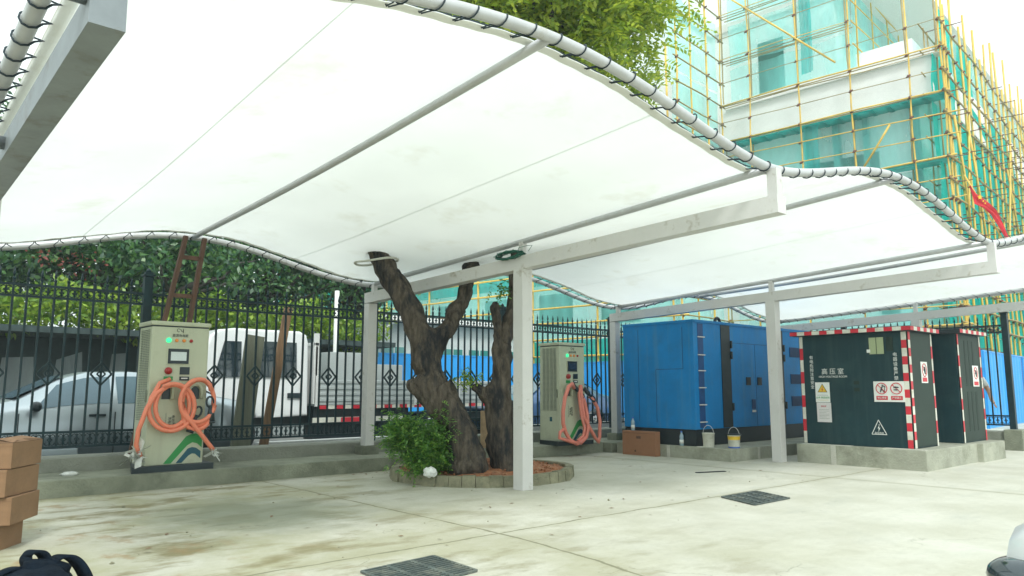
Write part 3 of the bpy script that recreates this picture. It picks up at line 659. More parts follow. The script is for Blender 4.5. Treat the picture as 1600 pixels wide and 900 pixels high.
m.tube(pts, .036, 9); m.tube([(-.10, -.2, .30), (-.2, -.2, .25), (-.22, -.2, .15), (-.1, -.2, .12), (.1, -.22, .06), (.3, -.24, .04)], .03, 8); cb = m.build('charging_cable', 'pinkcable', c2)
m = MB(); m.tube([(.45, -.1, 1.08), (.44, -.13, .8), (.47, -.15, .5), (.60, -.17, .3), (.76, -.17, .1), (.86, -.15, .03), (.93, -.12, .12), (.97, -.1, .4), (.93, -.08, .65), (.82, -.08, .80), (.72, -.08, .86)], .034, 9); cb2 = m.build('charging_cable', 'pinkcable', c2)
m = MB(); m.tube([(.42, -.12, 1.07), (.38, -.12, .9), (.40, -.15, .55), (.48, -.16, .3), (.42, -.18, .16), (.25, -.2, .08)], .028, 8); m.build('charging_cable', 'pinkcable', c2)
m = MB(); plug(m, (.42, -.11, .93), (-.6, .25, .7)); m.build('plug', 'blackpl', cb)
m = MB(); plug(m, (.74, -.1, .86), (-.65, .25, .7)); m.build('plug', 'blackpl', cb2)

# ------------------------------------------------------------ tree with planter
random.seed(11)
PC = (6.75, 8.2)
pl = thing('tree_planter', 'low round brick planter ring round the forked tree', 'planter', (PC[0], PC[1], 0))
m = MB(); nb = 46
for k in range(nb):
    a0 = 2 * math.pi * k / nb + random.uniform(.0005, .003); a1 = 2 * math.pi * (k + 1) / nb - random.uniform(.0005, .003); rw = random.uniform(-.02, .02); h = .135 + random.uniform(-.008, .008)
    P_ = lambda a, r, z: (PC[0] + r * math.cos(a), PC[1] + r * math.sin(a), z)
    ro, ri = 1.28 + rw, 1.16 + rw
    m.add([P_(a0, ri, -.02), P_(a1, ri, -.02), P_(a1, ro, -.02), P_(a0, ro, -.02), P_(a0, ri + .005, h), P_(a1, ri + .005, h), P_(a1, ro - .012, h), P_(a0, ro - .012, h)], [(0, 3, 2, 1), (4, 5, 6, 7), (0, 1, 5, 4), (1, 2, 6, 5), (2, 3, 7, 6), (3, 0, 4, 7)])
m.build('brick_ring', 'brick', pl, True)
m = MB(); vs = []; nr, na = 14, 48
for i in range(nr + 1):
    for j in range(na):
        r = 1.17 * i / nr; a = 2 * math.pi * j / na
        z = .10 + .10 * (1 - (r / 1.17) ** 2) + (random.uniform(-.018, .022) if i < nr else 0)
        vs.append((PC[0] + r * math.cos(a), PC[1] + r * math.sin(a), z))
m.add(vs, [(i * na + j, i * na + (j + 1) % na, (i + 1) * na + (j + 1) % na, (i + 1) * na + j) for i in range(nr) for j in range(na)])
for k in range(420):
    a = random.uniform(0, 6.28); r = 1.12 * math.sqrt(random.random()); s = random.uniform(.008, .032); c = Vector((PC[0] + r * math.cos(a), PC[1] + r * math.sin(a), .10 + .10 * (1 - (r / 1.17) ** 2) + s * .3))
    vs = [c + Vector((random.uniform(.6, 1.2) * s * x, random.uniform(.6, 1.2) * s * y, random.uniform(.5, 1) * s * z)) for x, y, z in ((1, 0, 0), (0, 1, 0), (-1, 0, 0), (0, -1, 0), (0, 0, 1), (0, 0, -1))]
    m.add(vs, [(0, 1, 4), (1, 2, 4), (2, 3, 4), (3, 0, 4), (1, 0, 5), (2, 1, 5), (3, 2, 5), (0, 3, 5)])
tag(m.build('soil', 'soil'), kind='stuff')
tree = thing('forked_tree', 'old forked tree with dark gnarled trunks growing up through the white canopy', 'tree', (6.4, 7.8, 0.1))
def skin_tree(name, V, E, root, parent, mat='bark', sub=2, disp=0.03, rs=1.0):
    me = bpy.data.meshes.new(name); me.from_pydata([v[:3] for v in V], E, []); o = bpy.data.objects.new(name, me); col.objects.link(o)
    md = o.modifiers.new('s', 'SKIN'); md.use_smooth_shade = True; md.branch_smoothing = 0.4
    for i, v in enumerate(V):
        sv = me.skin_vertices[0].data[i]; sv.radius = (v[3] * rs, v[3] * rs * (v[4] if len(v) > 4 else 1)); sv.use_root = (i == root)
    ss = o.modifiers.new('u', 'SUBSURF'); ss.levels = sub; ss.render_levels = sub
    if disp:
        tx = bpy.data.textures.new(name, 'CLOUDS'); tx.noise_scale = 0.16
        dm = o.modifiers.new('d', 'DISPLACE'); dm.texture = tx; dm.strength = disp * 2; dm.mid_level = .5
    dg = bpy.context.evaluated_depsgraph_get(); dg.update(); m2 = bpy.data.meshes.new_from_object(o.evaluated_get(dg)); bpy.data.objects.remove(o)
    if parent is not None: m2.transform(Matrix.Translation(-parent.location))
    m2.materials.clear(); m2.materials.append(MT[mat]); m2.name = name
    for p in m2.polygons: p.use_smooth = True
    o = bpy.data.objects.new(name, m2); col.objects.link(o); o.parent = parent
    return o
V = [(6.16, 7.73, 0.02, .32), (6.12, 7.76, 0.30, .235), (6.09, 7.83, 0.62, .20), (5.97, 7.97, 0.98, .215), (5.82, 8.15, 1.30, .215), (5.78, 8.26, 1.68, .185), (5.73, 8.33, 1.98, .165), (5.66, 8.45, 2.30, .15), (5.52, 8.72, 2.74, .14), (5.40, 8.95, 3.2, .13), (5.5, 9.1, 4.2, .11),
     (6.10, 8.20, 1.97, .115), (6.46, 8.32, 2.42, .105), (6.72, 8.40, 3.05, .10), (6.85, 8.38, 3.65, .10), (6.8, 8.1, 4.6, .09),
     (5.64, 8.25, 1.24, .12), (5.54, 8.30, 1.28, .075)]
E_ = [(0, 1), (1, 2), (2, 3), (3, 4), (4, 5), (5, 6), (6, 7), (7, 8), (8, 9), (9, 10), (5, 11), (11, 12), (12, 13), (13, 14), (14, 15), (4, 16), (16, 17)]
skin_tree('trunk', V, E_, 3, tree, rs=1.13, disp=.06)
V = [(6.68, 7.62, 0.02, .29), (6.60, 7.63, 0.34, .20), (6.56, 7.63, 0.72, .185), (6.58, 7.60, 1.15, .165), (6.56, 7.58, 1.62, .14), (6.60, 7.55, 1.92, .12), (6.72, 7.53, 2.25, .10), (6.76, 7.53, 2.62, .085), (6.80, 7.52, 3.25, .085), (7.2, 7.4, 4.6, .07),
     (6.38, 7.70, 1.12, .10), (6.25, 7.78, 1.27, .06), (6.48, 7.57, 2.0, .07), (6.43, 7.57, 2.36, .045), (6.85, 7.5, .30, .19), (6.80, 7.55, .75, .13), (6.74, 7.57, 1.05, .10)]
E_ = [(0, 1), (1, 2), (2, 3), (3, 4), (4, 5), (5, 6), (6, 7), (7, 8), (8, 9), (3, 10), (10, 11), (4, 12), (12, 13), (0, 14), (14, 15), (15, 16), (16, 3)]
skin_tree('trunk', V, E_[:-1], 3, tree, rs=1.05, disp=.055)
m = MB(); random.seed(5); CC = (6.75, 7.3, 6.75)
pos, cl = clumps(125, 62, CC, (2.3, 2.4, 2.1), 0.27, 21, 0.30, 0.7)
for k, c in enumerate(cl[:66]):
    src = ((5.5, 9.1, 4.2), (6.6, 7.8, 4.6), (7.2, 7.4, 4.6))[k % 3]
    mid = tuple(Vector(src).lerp(Vector(c), .5) + Vector((0, 0, .25)))
    if k % 2 == 0: limb(m, src, mid, .05, .03, 4, .05); limb(m, mid, tuple(c), .028, .008, 4, .06, 5)
m.build('branches', 'barkdark', tree, True)
q = sprigs(pos, .26, .11, .046, 5, 31); q = q - np.array([6.4, 7.8, .1])
raw_quads('crown', q, 'leafnear', tree)
# small leaf tuft hanging below the canopy beside the column
tg = sprigs(np.random.default_rng(3).normal(size=(22, 3)) * .06 + np.array([6.62, 7.6, 2.55]), .14, .06, .03, 4, 9) - np.array([6.4, 7.8, .1])
raw_quads('leaf_tuft', tg, 'leafshrub', tree)
tg = sprigs(np.random.default_rng(4).normal(size=(40, 3)) * np.array([.07, .07, .05]) + np.array([6.15, 7.8, 1.37]), .1, .05, .022, 4, 10) - np.array([6.4, 7.8, .1])
raw_quads('sprouts', tg, 'leafhedge', tree)
sh = thing('shrub', 'bushy green shrub growing at the left foot of the forked tree', 'shrub', (5.62, 8.15, 0.12))
pos, cl = clumps(34, 60, (5.78, 8.05, .47), (.32, .34, .35), .10, 5, .3)
pos2, cl2 = clumps(14, 50, (5.50, 8.25, .62), (.22, .2, .22), .09, 6, .3); pos = np.concatenate([pos, pos2]); pos = pos[pos[:, 2] > .14]
m = MB()
for c in list(cl) + list(cl2): limb(m, (5.66 + random.uniform(-.05, .05), 8.12, .12), tuple(c), .008, .003, 4, .06, 4)
m.build('stems', 'barkdark', sh, True)
raw_quads('foliage', sprigs(pos, .10, .05, .02, 4, 12) - np.array([5.62, 8.15, .12]), 'leafshrub', sh)
random.seed(9); m = MB(); c = Vector((5.52, 7.72, .17))
pts = []
bm = bmesh.new(); bmesh.ops.create_icosphere(bm, subdivisions=3, radius=.07)
for v in bm.verts: v.co = c + Vector((v.co.x * 1.3, v.co.y, v.co.z * .9 + .01)) * 1.0 + Vector([random.uniform(-.011, .011) for _ in range(3)])
m.add([v.co[:] for v in bm.verts], [[v.index for v in f.verts] for f in bm.faces]); bm.free()
tag(m.build('plastic_bag', 'white'), 'small crumpled white plastic bag on the planter edge by the shrub', 'bag')

# ------------------------------------------------------------ blue generator and its plinth
gp = thing('concrete_plinth', 'low concrete plinth carrying the blue generator', 'plinth', (13.5, 8.3, 0))
m = MB(); m.bbox(11.08, 17.0, 6.98, 9.45, -.03, .205, .02); m.build('slab', 'block', gp, True)
m = MB()
for yy in (8.25,): m.box(11.072, 11.082, yy - .03, yy + .03, 0.0, .206)
m.build('mortar_joint', 'mortar', gp, True); m = MB()
m.box(11.9, 11.96, 6.972, 6.984, 0, .2); m.build('mortar_joint', 'mortar', gp, True)
gen = thing('generator_container', 'big bright blue generator container with black door bands', 'generator', (13.7, 8.5, .205))
gx0, gx1, gy0, gy1 = 11.17, 16.2, 7.72, 9.32
m = MB(); m.bbox(gx0, gx1, gy0, gy1, .49, 2.41, .012)
m.box(gx0 + .02, gx1 - .02, gy0 - .02, gy0, 2.38, 2.425); m.box(gx0 - .015, gx0, gy0 - .02, gy1, 2.38, 2.425)
m.build('shell', 'bluepaint', gen, True)
m = MB(); m.bbox(gx0 + .02, gx1, gy0 + .02, gy1, .205, .495, .01); m.build('base_frame', 'blackpaint', gen, True)
for a, b in ((12.03, 12.33), (14.0, 14.28)):
    m = MB(); m.box(a, b, gy0 - .012, gy0 + .004, .50, 2.37)
    for zz in (.8, 1.95, 1.75): m.bbox(b, b + .04, gy0 - .035, gy0 - .004, zz, zz + .14, .004)
    m.build('door_band', 'blackpaint', gen, True)
    m = MB(); m.tube([((a + b) / 2 + .09 * math.cos(t), gy0 + .15, 2.42 + .10 * math.sin(t)) for t in [k * math.pi / 8 for k in range(9)]], .028, 8); m.bbox((a + b) / 2 - .12, (a + b) / 2 + .12, gy0 + .1, gy0 + .2, 2.40, 2.45, .008)
    m.build('lifting_eye', 'blackpaint', gen, True)
m = MB(); m.box(11.30, 11.47, gy0 - .004, gy0 + .004, .52, 2.36, 0)
for z in (.62, .92, 1.22, 1.52, 1.80, 2.12): m.bar((11.28, gy0 - .02, z), (11.49, gy0 - .02, z), .018, mi=1); 
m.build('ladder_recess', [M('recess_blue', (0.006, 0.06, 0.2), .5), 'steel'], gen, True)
MT['bluedark'] = M('seam_blue', (.004, .05, .16), .6)
m = MB()
for (a, b, z) in ((12.35, 13.98, 2.05),): m.box(a, b, gy0 - .003, gy0 + .003, z, z + .008)
for x in (12.345, 13.985, 13.2, 15.1): m.box(x, x + .006, gy0 - .003, gy0 + .003, .5, 2.05)
for (y0, y1, z0, z1) in ((7.95, 8.55, 1.55, 1.558), (8.55, 8.557, .6, 1.55), (7.95, 7.957, 1.55, 2.3), (8.95, 8.957, .6, 2.3)): m.box(gx0 - .003, gx0 + .003, y0, y1, z0, z1)
m.build('panel_seam', 'bluedark', gen, True)
for (a, b, z0, z1) in ((12.85, 13.0, 1.27, 1.42), (13.25, 13.40, 1.27, 1.42)):
    m = MB(); m.bbox(a, b, gy0 - .016, gy0, z0, z1, .004)
    for k in range(5): m.box(a + .02, b - .02, gy0 - .02, gy0 - .015, z0 + .02 + k * .024, z0 + .032 + k * .024)
    m.build('vent', 'blackpaint', gen, True)
m = MB(); m.bbox(13.02, 13.14, gy0 - .02, gy0, .82, 1.0, .004); m.box(13.03, 13.13, gy0 - .022, gy0 - .002, .76, .80, 1); m.build('door_lock', ['bluedark', 'white'], gen, True)
for z in (1.85, 1.3, .85):
    m = MB(); m.bbox(14.55, 15.1, gy0 - .012, gy0, z, z + .2, .004)
    for k in range(8): m.bar((14.57, gy0 - .016, z + .02 + k * .022), (15.08, gy0 - .016, z + .02 + k * .022), .012, .004)
    m.build('louvre', 'bluedark', gen, True)

# ------------------------------------------------------------ transformer and its plinth
tp = thing('concrete_plinth', 'pale rendered plinth under the dark transformer cabinet', 'plinth', (13.5, 5.3, 0))
m = MB(); m.bbox(11.94, 15.25, 4.28, 6.29, -.03, .30, .02); m.bbox(14.15, 15.3, 4.19, 4.6, -.03, .304, .02); m.build('block', 'block', tp, True)
m = MB(); m.box(11.932, 11.945, 5.63, 5.71, 0, .3); m.build('mortar_joint', 'mortar', tp, True)
for q_ in ((11.95, 12.07, 4.30, 4.9), (11.955, 12.07, 5.4, 6.2)): m = MB(); m.box(*q_, .296, .306); m.build('mortar_smear', 'mortar', tp, True)
tf = thing('transformer_cabinet', 'dark green transformer cabinet edged with red and white tape and warning signs', 'transformer', (13.5, 5.4, .3))
tz0, tz1 = .303, 2.08
m = MB(); m.bbox(12.08, 13.05, 4.50, 6.23, tz0, tz1, .008); m.build('cabinet', 'tfpaint', tf, True)
m = MB(); m.bbox(13.05, 13.95, 4.95, 6.20, tz0, tz1, .008); m.bbox(13.15, 13.85, 4.925, 4.955, .42, 1.75, .006); m.build('recessed_door', 'tfpaint', tf, True)
m = MB(); m.bbox(13.95, 15.12, 4.42, 6.2, tz0, tz1 + .05, .008); m.build('cabinet', 'tfpaint', tf, True)
m = MB(); m.bbox(12.10, 13.03, 4.485, 4.505, .33, tz1 - .02, .004); m.build('side_door', 'tfside', tf, True)
m = MB(); m.bbox(13.98, 15.09, 4.405, 4.425, .33, tz1 + .02, .004)
for a in range(3):
    for k in range(26): m.box(14.28 + a * .2, 14.40 + a * .2, 4.397, 4.407, 1.25 + .0 + k * .03, 1.262 + k * .03, 0)
    for k in range(22): m.box(14.28 + a * .2, 14.40 + a * .2, 4.397, 4.407, .5 + k * .03, .512 + k * .03, 0)
m.build('side_door', 'tfside', tf, True)
m = MB(); m.poly([(11.98, 4.40, 2.08), (13.15, 4.40, 2.08), (13.15, 6.33, 2.08), (11.98, 6.33, 2.08)], (0, 0, .07)); m.add([(11.98, 4.40, 2.151), (13.15, 4.40, 2.151), (13.15, 6.33, 2.151), (11.98, 6.33, 2.151), (12.5, 4.9, 2.2), (12.7, 5.8, 2.2)], [(0, 1, 4), (1, 2, 5, 4), (2, 3, 5), (3, 0, 4, 5)])
m.box(13.15, 13.9, 4.8, 6.3, 2.08, 2.16); m.poly([(13.88, 4.32, 2.13), (15.22, 4.32, 2.13), (15.22, 6.3, 2.13), (13.88, 6.3, 2.13)], (0, 0, .07)); m.build('roof', 'blackpaint', tf, True)
def tape(name, p, q, w, nrm, step=.125, ph=0):
    p = Vector(p); q = Vector(q); L = (q - p).length; n = max(1, round(L / step)); m = MB()
    for k in range(n): 
        a = p.lerp(q, k / n); b = p.lerp(q, (k + 1) / n); m.bar(a, b, w, .004, (k + ph) % 2, up=nrm)
    m.build(name, ['red', 'whitetape'], tf, True)
X1 = 12.076; nx = (1, 0, 0); ny = (0, 1, 0)
tape('warning_tape', (X1, 6.19, .31), (X1, 6.19, 2.07), .055, nx, .19, 1)
tape('warning_tape', (X1, 4.54, .31), (X1, 4.54, 2.07), .075, nx, .13)
tape('warning_tape', (12.12, 4.478, .31), (12.12, 4.478, 2.07), .075, ny, .13, 1)
tape('warning_tape', (13.02, 4.482, .31), (13.02, 4.482, 2.07), .05, ny, .19, 1)
tape('warning_tape', (13.99, 4.40, .31), (13.99, 4.40, 2.12), .05, ny, .19, 1)
tape('warning_tape', (15.08, 4.40, .31), (15.08, 4.40, 2.12), .05, ny, .19)
tape('warning_tape', (11.976, 6.33, 2.115), (11.976, 4.40, 2.115), .06, nx, .13)
tape('warning_tape', (11.98, 4.396, 2.115), (13.15, 4.396, 2.115), .06, ny, .13)
tape('warning_tape', (13.88, 4.316, 2.165), (15.22, 4.316, 2.165), .06, ny, .13)
XF = 12.072
def fplate(name, y0, y1, z0, z1, mat, x=XF, th=.005, par=tf):
    m = MB(); m.box(x - th, x, min(y0, y1), max(y0, y1), z0, z1); return m.build(name, mat, par, True)
def child_plate(par, y0, y1, z0, z1, mat, x, name):
    m = MB(); m.box(x - .003, x, min(y0, y1), max(y0, y1), z0, z1)
    L = tf.location; m.v = [(a - L.x, b - L.y, c - L.z) for a, b, c in m.v]; return m.build(name, mat, par)
XT = XF - .004
text('有\n电\n危\n险\n注\n意\n安\n全', .066, (XT, 6.02, 1.47), '-x', 'white', tf, world=True, spacing=1.05)
text('高 压 室', .105, (XT, 5.67, 1.475), '-x', 'white', tf, world=True)
text('HIGH VOLTAGE ROOM', .045, (XT, 5.67, 1.395), '-x', 'white', tf, world=True)
text('电\n器\n设\n备\n严\n禁', .066, (XT, 4.68, 1.54), '-x', 'white', tf, world=True, spacing=1.1)
s1 = fplate('warning_sign', 5.975, 5.735, .98, 1.305, 'white')
def on_sign(sn, fn, name, mats):
    m = MB(); fn(m); L = tf.location; m.v = [(a - L.x, b - L.y, c - L.z) for a, b, c in m.v]; m.build(name, mats, sn)
def tri(m, x, yc, zc, s, mi): m.poly([(x, yc + s, zc - s * .62), (x, yc - s, zc - s * .62), (x, yc, zc + s * 1.1)], (-.002, 0, 0), mi)
def bolt(m, x, yc, zc, s, mi): m.poly([(x, yc - .25 * s, zc + s), (x, yc + .32 * s, zc - .05 * s), (x, yc + .02 * s, zc - .05 * s), (x, yc + .16 * s, zc - s), (x, yc - .35 * s, zc + .12 * s), (x, yc - .04 * s, zc + .12 * s), (x, yc - .02 * s, zc + s)], (-.002, 0, 0), mi)
def f1(m):
    tri(m, XF - .005, 5.855, 1.195, .082, 0); tri(m, XF - .0075, 5.855, 1.194, .070, 1); bolt(m, XF - .010, 5.855, 1.19, .042, 2)
    m.box(XF - .007, XF - .005, 5.76, 5.95, 1.095, 1.098, 0); m.box(XF - .007, XF - .005, 5.76, 5.95, 1.015, 1.018, 1)
on_sign(s1, f1, 'warning_triangle', ['blackpl', 'yellow', 'red'])
o = text('止步 高压危险', .036, (XF - .007, 5.855, 1.055), '-x', 'green', tf, world=True); o.parent = s1
s2 = fplate('notice_paper', 5.965, 5.725, .66, .975, 'paper', XF - .001)
def f2(m):
    for k in range(7): m.box(XF - .0075, XF - .006, 5.76 + (.05 if k % 3 == 2 else 0), 5.93, .86 - k * .024, .864 - k * .024, 0)
on_sign(s2, f2, 'text_lines', ['cabinet2'])
o = text('高压室', .03, (XF - .008, 5.85, .915), '-x', 'red', tf, world=True); o.parent = s2
s3 = fplate('prohibition_sign', 5.03, 4.575, 1.0, 1.315, 'white')
def f3(m):
    for yc in (4.91, 4.69):
        m.tube([(XF - .008, yc + .082 * math.cos(a), 1.205 + .082 * math.sin(a)) for a in [2 * math.pi * k / 28 for k in range(28)]], .0065, 5, closed=True)
        m.bar((XF - .010, yc + .058, 1.263), (XF - .010, yc - .058, 1.147), .011, .003, up=(1, 0, 0))
        m.box(XF - .008, XF - .005, yc - .085, yc + .085, 1.03, 1.09, 0)
    # climbing figure and two lying figures
    m.tube([(XF - .008, 4.93, 1.15), (XF - .008, 4.915, 1.19), (XF - .008, 4.90, 1.235)], [.006, .012, .008], 6, 1); m.tube([(XF - .008, 4.91, 1.22), (XF - .008, 4.87, 1.245), (XF - .008, 4.85, 1.225)], .006, 5, 1)
    m.tube([(XF - .008, 4.92, 1.19), (XF - .008, 4.885, 1.175), (XF - .008, 4.875, 1.145)], .007, 5, 1); m.tube([(XF - .008, 4.895, 1.245), (XF - .008, 4.893, 1.262)], .011, 8, 1); m.box(XF - .007, XF - .005, 4.862, 4.87, 1.145, 1.25, 1)
    m.tube([(XF - .008, 4.73, 1.222), (XF - .008, 4.70, 1.225), (XF - .008, 4.655, 1.222)], [.008, .014, .008], 6, 1); m.tube([(XF - .008, 4.73, 1.185), (XF - .008, 4.69, 1.183), (XF - .008, 4.66, 1.186)], [.006, .010, .006], 6, 1)
on_sign(s3, f3, 'prohibition_mark', ['red', 'blackpl'])
for yc, tx in ((4.91, '禁止攀登'), (4.69, '严禁烟火')):
    o = text(tx, .034, (XF - .010, yc, 1.06), '-x', 'white', tf, world=True); o.parent = s3
m = MB()
q0, q1, q2 = (XF - .002, 5.10, .50), (XF - .002, 4.875, .50), (XF - .002, 4.99, .72)
for a, b in ((q0, q1), (q1, q2), (q2, q0)): m.bar(a, b, .009, .003, up=(1, 0, 0))
bolt(m, XF - .001, 4.99, .595, .06, 0); m.build('painted_triangle', 'white', tf, True)
text('高压危险', .035, (XT, 4.988, .518), '-x', 'white', tf, world=True)
wn = fplate('window', 5.06, 4.84, 1.74, 2.0, 'curtain', XF, .006)
child_plate(wn, 4.945, 4.952, 1.74, 2.0, 'tfside', XF - .007, 'window_bar')
fplate('faded_patch', 4.80, 4.70, 1.78, 2.0, 'tfside', XF + .001, .004); fplate('sticker', 5.10, 5.045, 1.765, 1.815, 'white', XF, .007)
for k in range(2): fplate('nameplate', 5.335, 5.25, 1.16 + k * .11, 1.215 + k * .11, 'tfside', XF + .001, .005)
for xa, xb, z0, z1, yy in ((12.52, 12.78, 1.29, 1.62, 4.483), (14.60, 14.90, 1.24, 1.60, 4.398)):
    m = MB(); m.box(xa, xb, yy - .004, yy, z0, z1); s = m.build('prohibition_sign', 'white', tf, True)
    xc = (xa + xb) / 2
    def f4(m):
        m.tube([(xc + .085 * math.cos(a), yy - .006, z1 - .13 + .10 * math.sin(a)) for a in [2 * math.pi * k / 24 for k in range(24)]], .006, 5, closed=True)
        m.bar((xc - .06, yy - .008, z1 - .06), (xc + .06, yy - .008, z1 - .20), .011, .003, up=(0, 1, 0)); m.box(xa + .04, xb - .04, yy - .006, yy - .003, z0 + .02, z0 + .085, 0)
        m.tube([(xc, yy - .006, z1 - .08), (xc, yy - .006, z1 - .13), (xc + .02, yy - .006, z1 - .19)], [.013, .018, .008], 6, 1); m.tube([(xc - .04, yy - .006, z1 - .13), (xc + .04, yy - .006, z1 - .11)], .007, 5, 1)
    on_sign(s, f4, 'prohibition_mark', ['red', 'blackpl'])

# ------------------------------------------------------------ small things on plinths and ground
def bottle(label, loc, s=1.0):
    t = thing('water_bottle', label, 'bottle', loc, 0, 'plastic water bottles'); prof = [(0, .030), (.01, .033), (.08, .032), (.10, .029), (.12, .032), (.15, .032), (.185, .014), (.20, .013)]
    m = MB(); m.tube([(0, 0, z * s) for z, r in prof], [r * s for z, r in prof], 14); m.build('body', 'water', t)
    m = MB(); m.tube([(0, 0, .035 * s), (0, 0, .09 * s)], .0335 * s, 14); m.build('bottle_band', 'white', t)
    m = MB(); m.tube([(0, 0, .20 * s), (0, 0, .222 * s)], .016 * s, 12); m.build('cap', 'bluecap', t)
bottle('small water bottle standing on the plinth edge in front of the blue generator', (11.16, 8.02, .206), 1.15)
bottle('small water bottle standing on top of the flat reddish cardboard box', (11.0, 8.98, .437), 1.1)
def bucket(label, loc, band=None, tall=.24):
    t = thing('paint_bucket', label, 'bucket', loc, 0, 'paint buckets'); m = MB()
    m.tube([(0, 0, 0), (0, 0, .01), (0, 0, tall - .02), (0, 0, tall - .018), (0, 0, tall)], [.088, .092, .102, .108, .108], 24, caps=False); m.tube([(0, 0, .001), (0, 0, .004)], .088, 24)
    m.build('body', 'bucket', t)
    m = MB(); m.tube([(.0 + .0, .108 * math.cos(a), tall - .02 + .15 * math.sin(a)) for a in [k * math.pi / 14 for k in range(15)]], .004, 6); m.build('handle', 'steel', t)
    if band:
        m = MB(); m.tube([(0, 0, tall * .62), (0, 0, tall - .02)], [.0985, .1045], 24, caps=False); m.build('label_band', band, t)
        m = MB(); m.tube([(0, 0, tall * .02), (0, 0, tall * .12)], [.094, .096], 24, caps=False); m.build('label_band', 'bluecap', t)
    return t
bucket('plain off-white bucket with raised handle in front of the blue generator', (11.24, 7.52, .206))
b = bucket('bucket with a yellow band and dark lid rim, right of the plain one', (11.36, 7.10, .206), 'yellow', .22)
m = MB(); m.tube([(0, 0, .22), (0, 0, .235)], .125, 24, mi=0); m.build('lid', 'blackpaint', b)
m = MB(); m.tube([(11.18, 7.62, .207), (11.18, 7.62, .212)], .09, 18); tag(m.build('bucket_lid', 'bucket'), 'flat off-white bucket lid lying beside the plain bucket', 'lid')
m = MB(); cbx = thing('cardboard_box', 'flat reddish cardboard box on edge leaning on the generator plinth', 'box', (11.0, 8.8, 0))
m.bbox(10.93, 11.068, 8.42, 9.18, 0, .435, .006); m.build('carton', 'cardr', cbx, True)
m = MB(); m.box(10.926, 10.931, 8.42, 9.18, .395, .40); m.tube([(10.927, 8.88, .08), (10.93, 8.88, .08)], .02, 8); m.box(10.926, 10.931, 8.75, 8.85, .30, .345); m.build('tape', 'woodred', cbx, True)
random.seed(3)
stack = [('cardboard box at the bottom of the stack at the left edge, set back', .0, .195, -.03, .0), ('cardboard box second from the bottom of the left stack, with a white label', .197, .40, .07, 1), ('cardboard box second from the top of the left stack, with a white label', .402, .605, .045, 1), ('cardboard box on top of the left stack with raised flaps', .607, .80, .06, 0)]
for i, (lb, z0, z1, dx, w_) in enumerate(stack):
    cx, cy = 0.755 + dx * .8, 7.12 + .01 * i
    t = thing('cardboard_box', lb, 'box', (cx, cy, z0), R((-2, 3, -1, 1)[i]) + R(-34), 'cardboard boxes stacked at the left edge')
    h = z1 - z0; a, b = .36 + (.025 if i else -.0), .24
    m = MB(); m.bbox(-a, a, -b, b, 0, h - .003, .006); m.build('carton', 'card', t)
    m = MB(); m.box(-a - .001, a + .001, -b - .002, -b + .002, h - .03, h - .026); m.box(a * .2, a * .55, -b - .002, -b + .001, h * .62, h * .72); m.build('print', M('brown_print%d' % i, (.2, .11, .06), .8), t)
    if w_: m = MB(); m.box(-.12, a - .28, -b - .003, -b, .05, .13); m.build('label', 'white', t)
    if i == 3:
        m = MB(); m.add([(-a, -b, h), (a, -b, h), (a - .03, -b + .16, h + .02), (-a + .05, -b + .15, h + .035)], [(0, 1, 2, 3)]); m.add([(-a, b, h), (a, b, h), (a - .02, b - .2, h + .012), (-a + .02, b - .2, h + .04)], [(0, 1, 2, 3)]); m.add([(a, -b, h), (a, b, h), (a - .14, b - .04, h + .03), (a - .14, -b + .06, h + .025)], [(0, 1, 2, 3)]); m.build('flap', 'card', t)
# black backpack, bottom left
bp = thing('backpack', 'black backpack lying on the ground in the lower left corner', 'bag', (.90, 5.02, -.035))
def blob(m, c, r, seed, jit=.06, mi=0, sub=3):
    random.seed(seed); bm = bmesh.new(); bmesh.ops.create_icosphere(bm, subdivisions=sub, radius=1)
    ph = [random.uniform(0, 6) for _ in range(6)]
    for v in bm.verts:
        k = 1 + jit * (math.sin(v.co.x * 5 + ph[0]) + math.sin(v.co.y * 6 + ph[1]) + math.sin(v.co.z * 7 + ph[2]) + .6 * math.sin(v.co.x * 13 + v.co.z * 11 + ph[3]))
        q = [math.copysign(abs(a) ** .75, a) for a in v.co]
        v.co = Vector((c[0] + q[0] * r[0] * k, c[1] + q[1] * r[1] * k, c[2] + q[2] * r[2] * k))
    m.add([v.co[:] for v in bm.verts], [[v.index for v in f.verts] for f in bm.faces], mi, True); bm.free()
m = MB(); blob(m, (.0, .0, .12), (.20, .20, .13), 2, .05); blob(m, (-.22, .1, .10), (.16, .2, .10), 6, .08); blob(m, (.03, .04, .2), (.13, .10, .07), 9, .08); m.build('bag_body', 'bagblk', bp)
def band(pts, w, mat, name, par, up=(.6, -.8, 0)):
    m = MB(); up = Vector(up).normalized(); vs = []
    for _ in range(2):
        q = [Vector(pts[0])]
        for a, b in zip(pts, pts[1:]): a, b = Vector(a), Vector(b); q += [a.lerp(b, .25), a.lerp(b, .75)]
        pts = q + [Vector(pts[-1])]
    for p in pts:
        p = Vector(p)
        for a, b in ((-1, -1), (1, -1), (1, 1), (-1, 1)): vs.append(p + up * a * w / 2 + Vector((0, 0, b * .009)) + Vector((b * .006, 0, 0)))
    fs = [(0, 1, 2, 3), tuple(len(vs) - 4 + k for k in (3, 2, 1, 0))]
    for i in range(len(pts) - 1):
        for j in range(4): fs.append((i * 4 + j, i * 4 + (j + 1) % 4, i * 4 + 4 + (j + 1) % 4, i * 4 + 4 + j))
    m.add(vs, fs, 0, True); m.build(name, mat, par)
band([(-.02, .02, .22), (-.05, .05, .29), (-.02, .07, .325), (.04, .06, .31), (.06, .03, .25)], .07, 'bagblk', 'handle', bp)
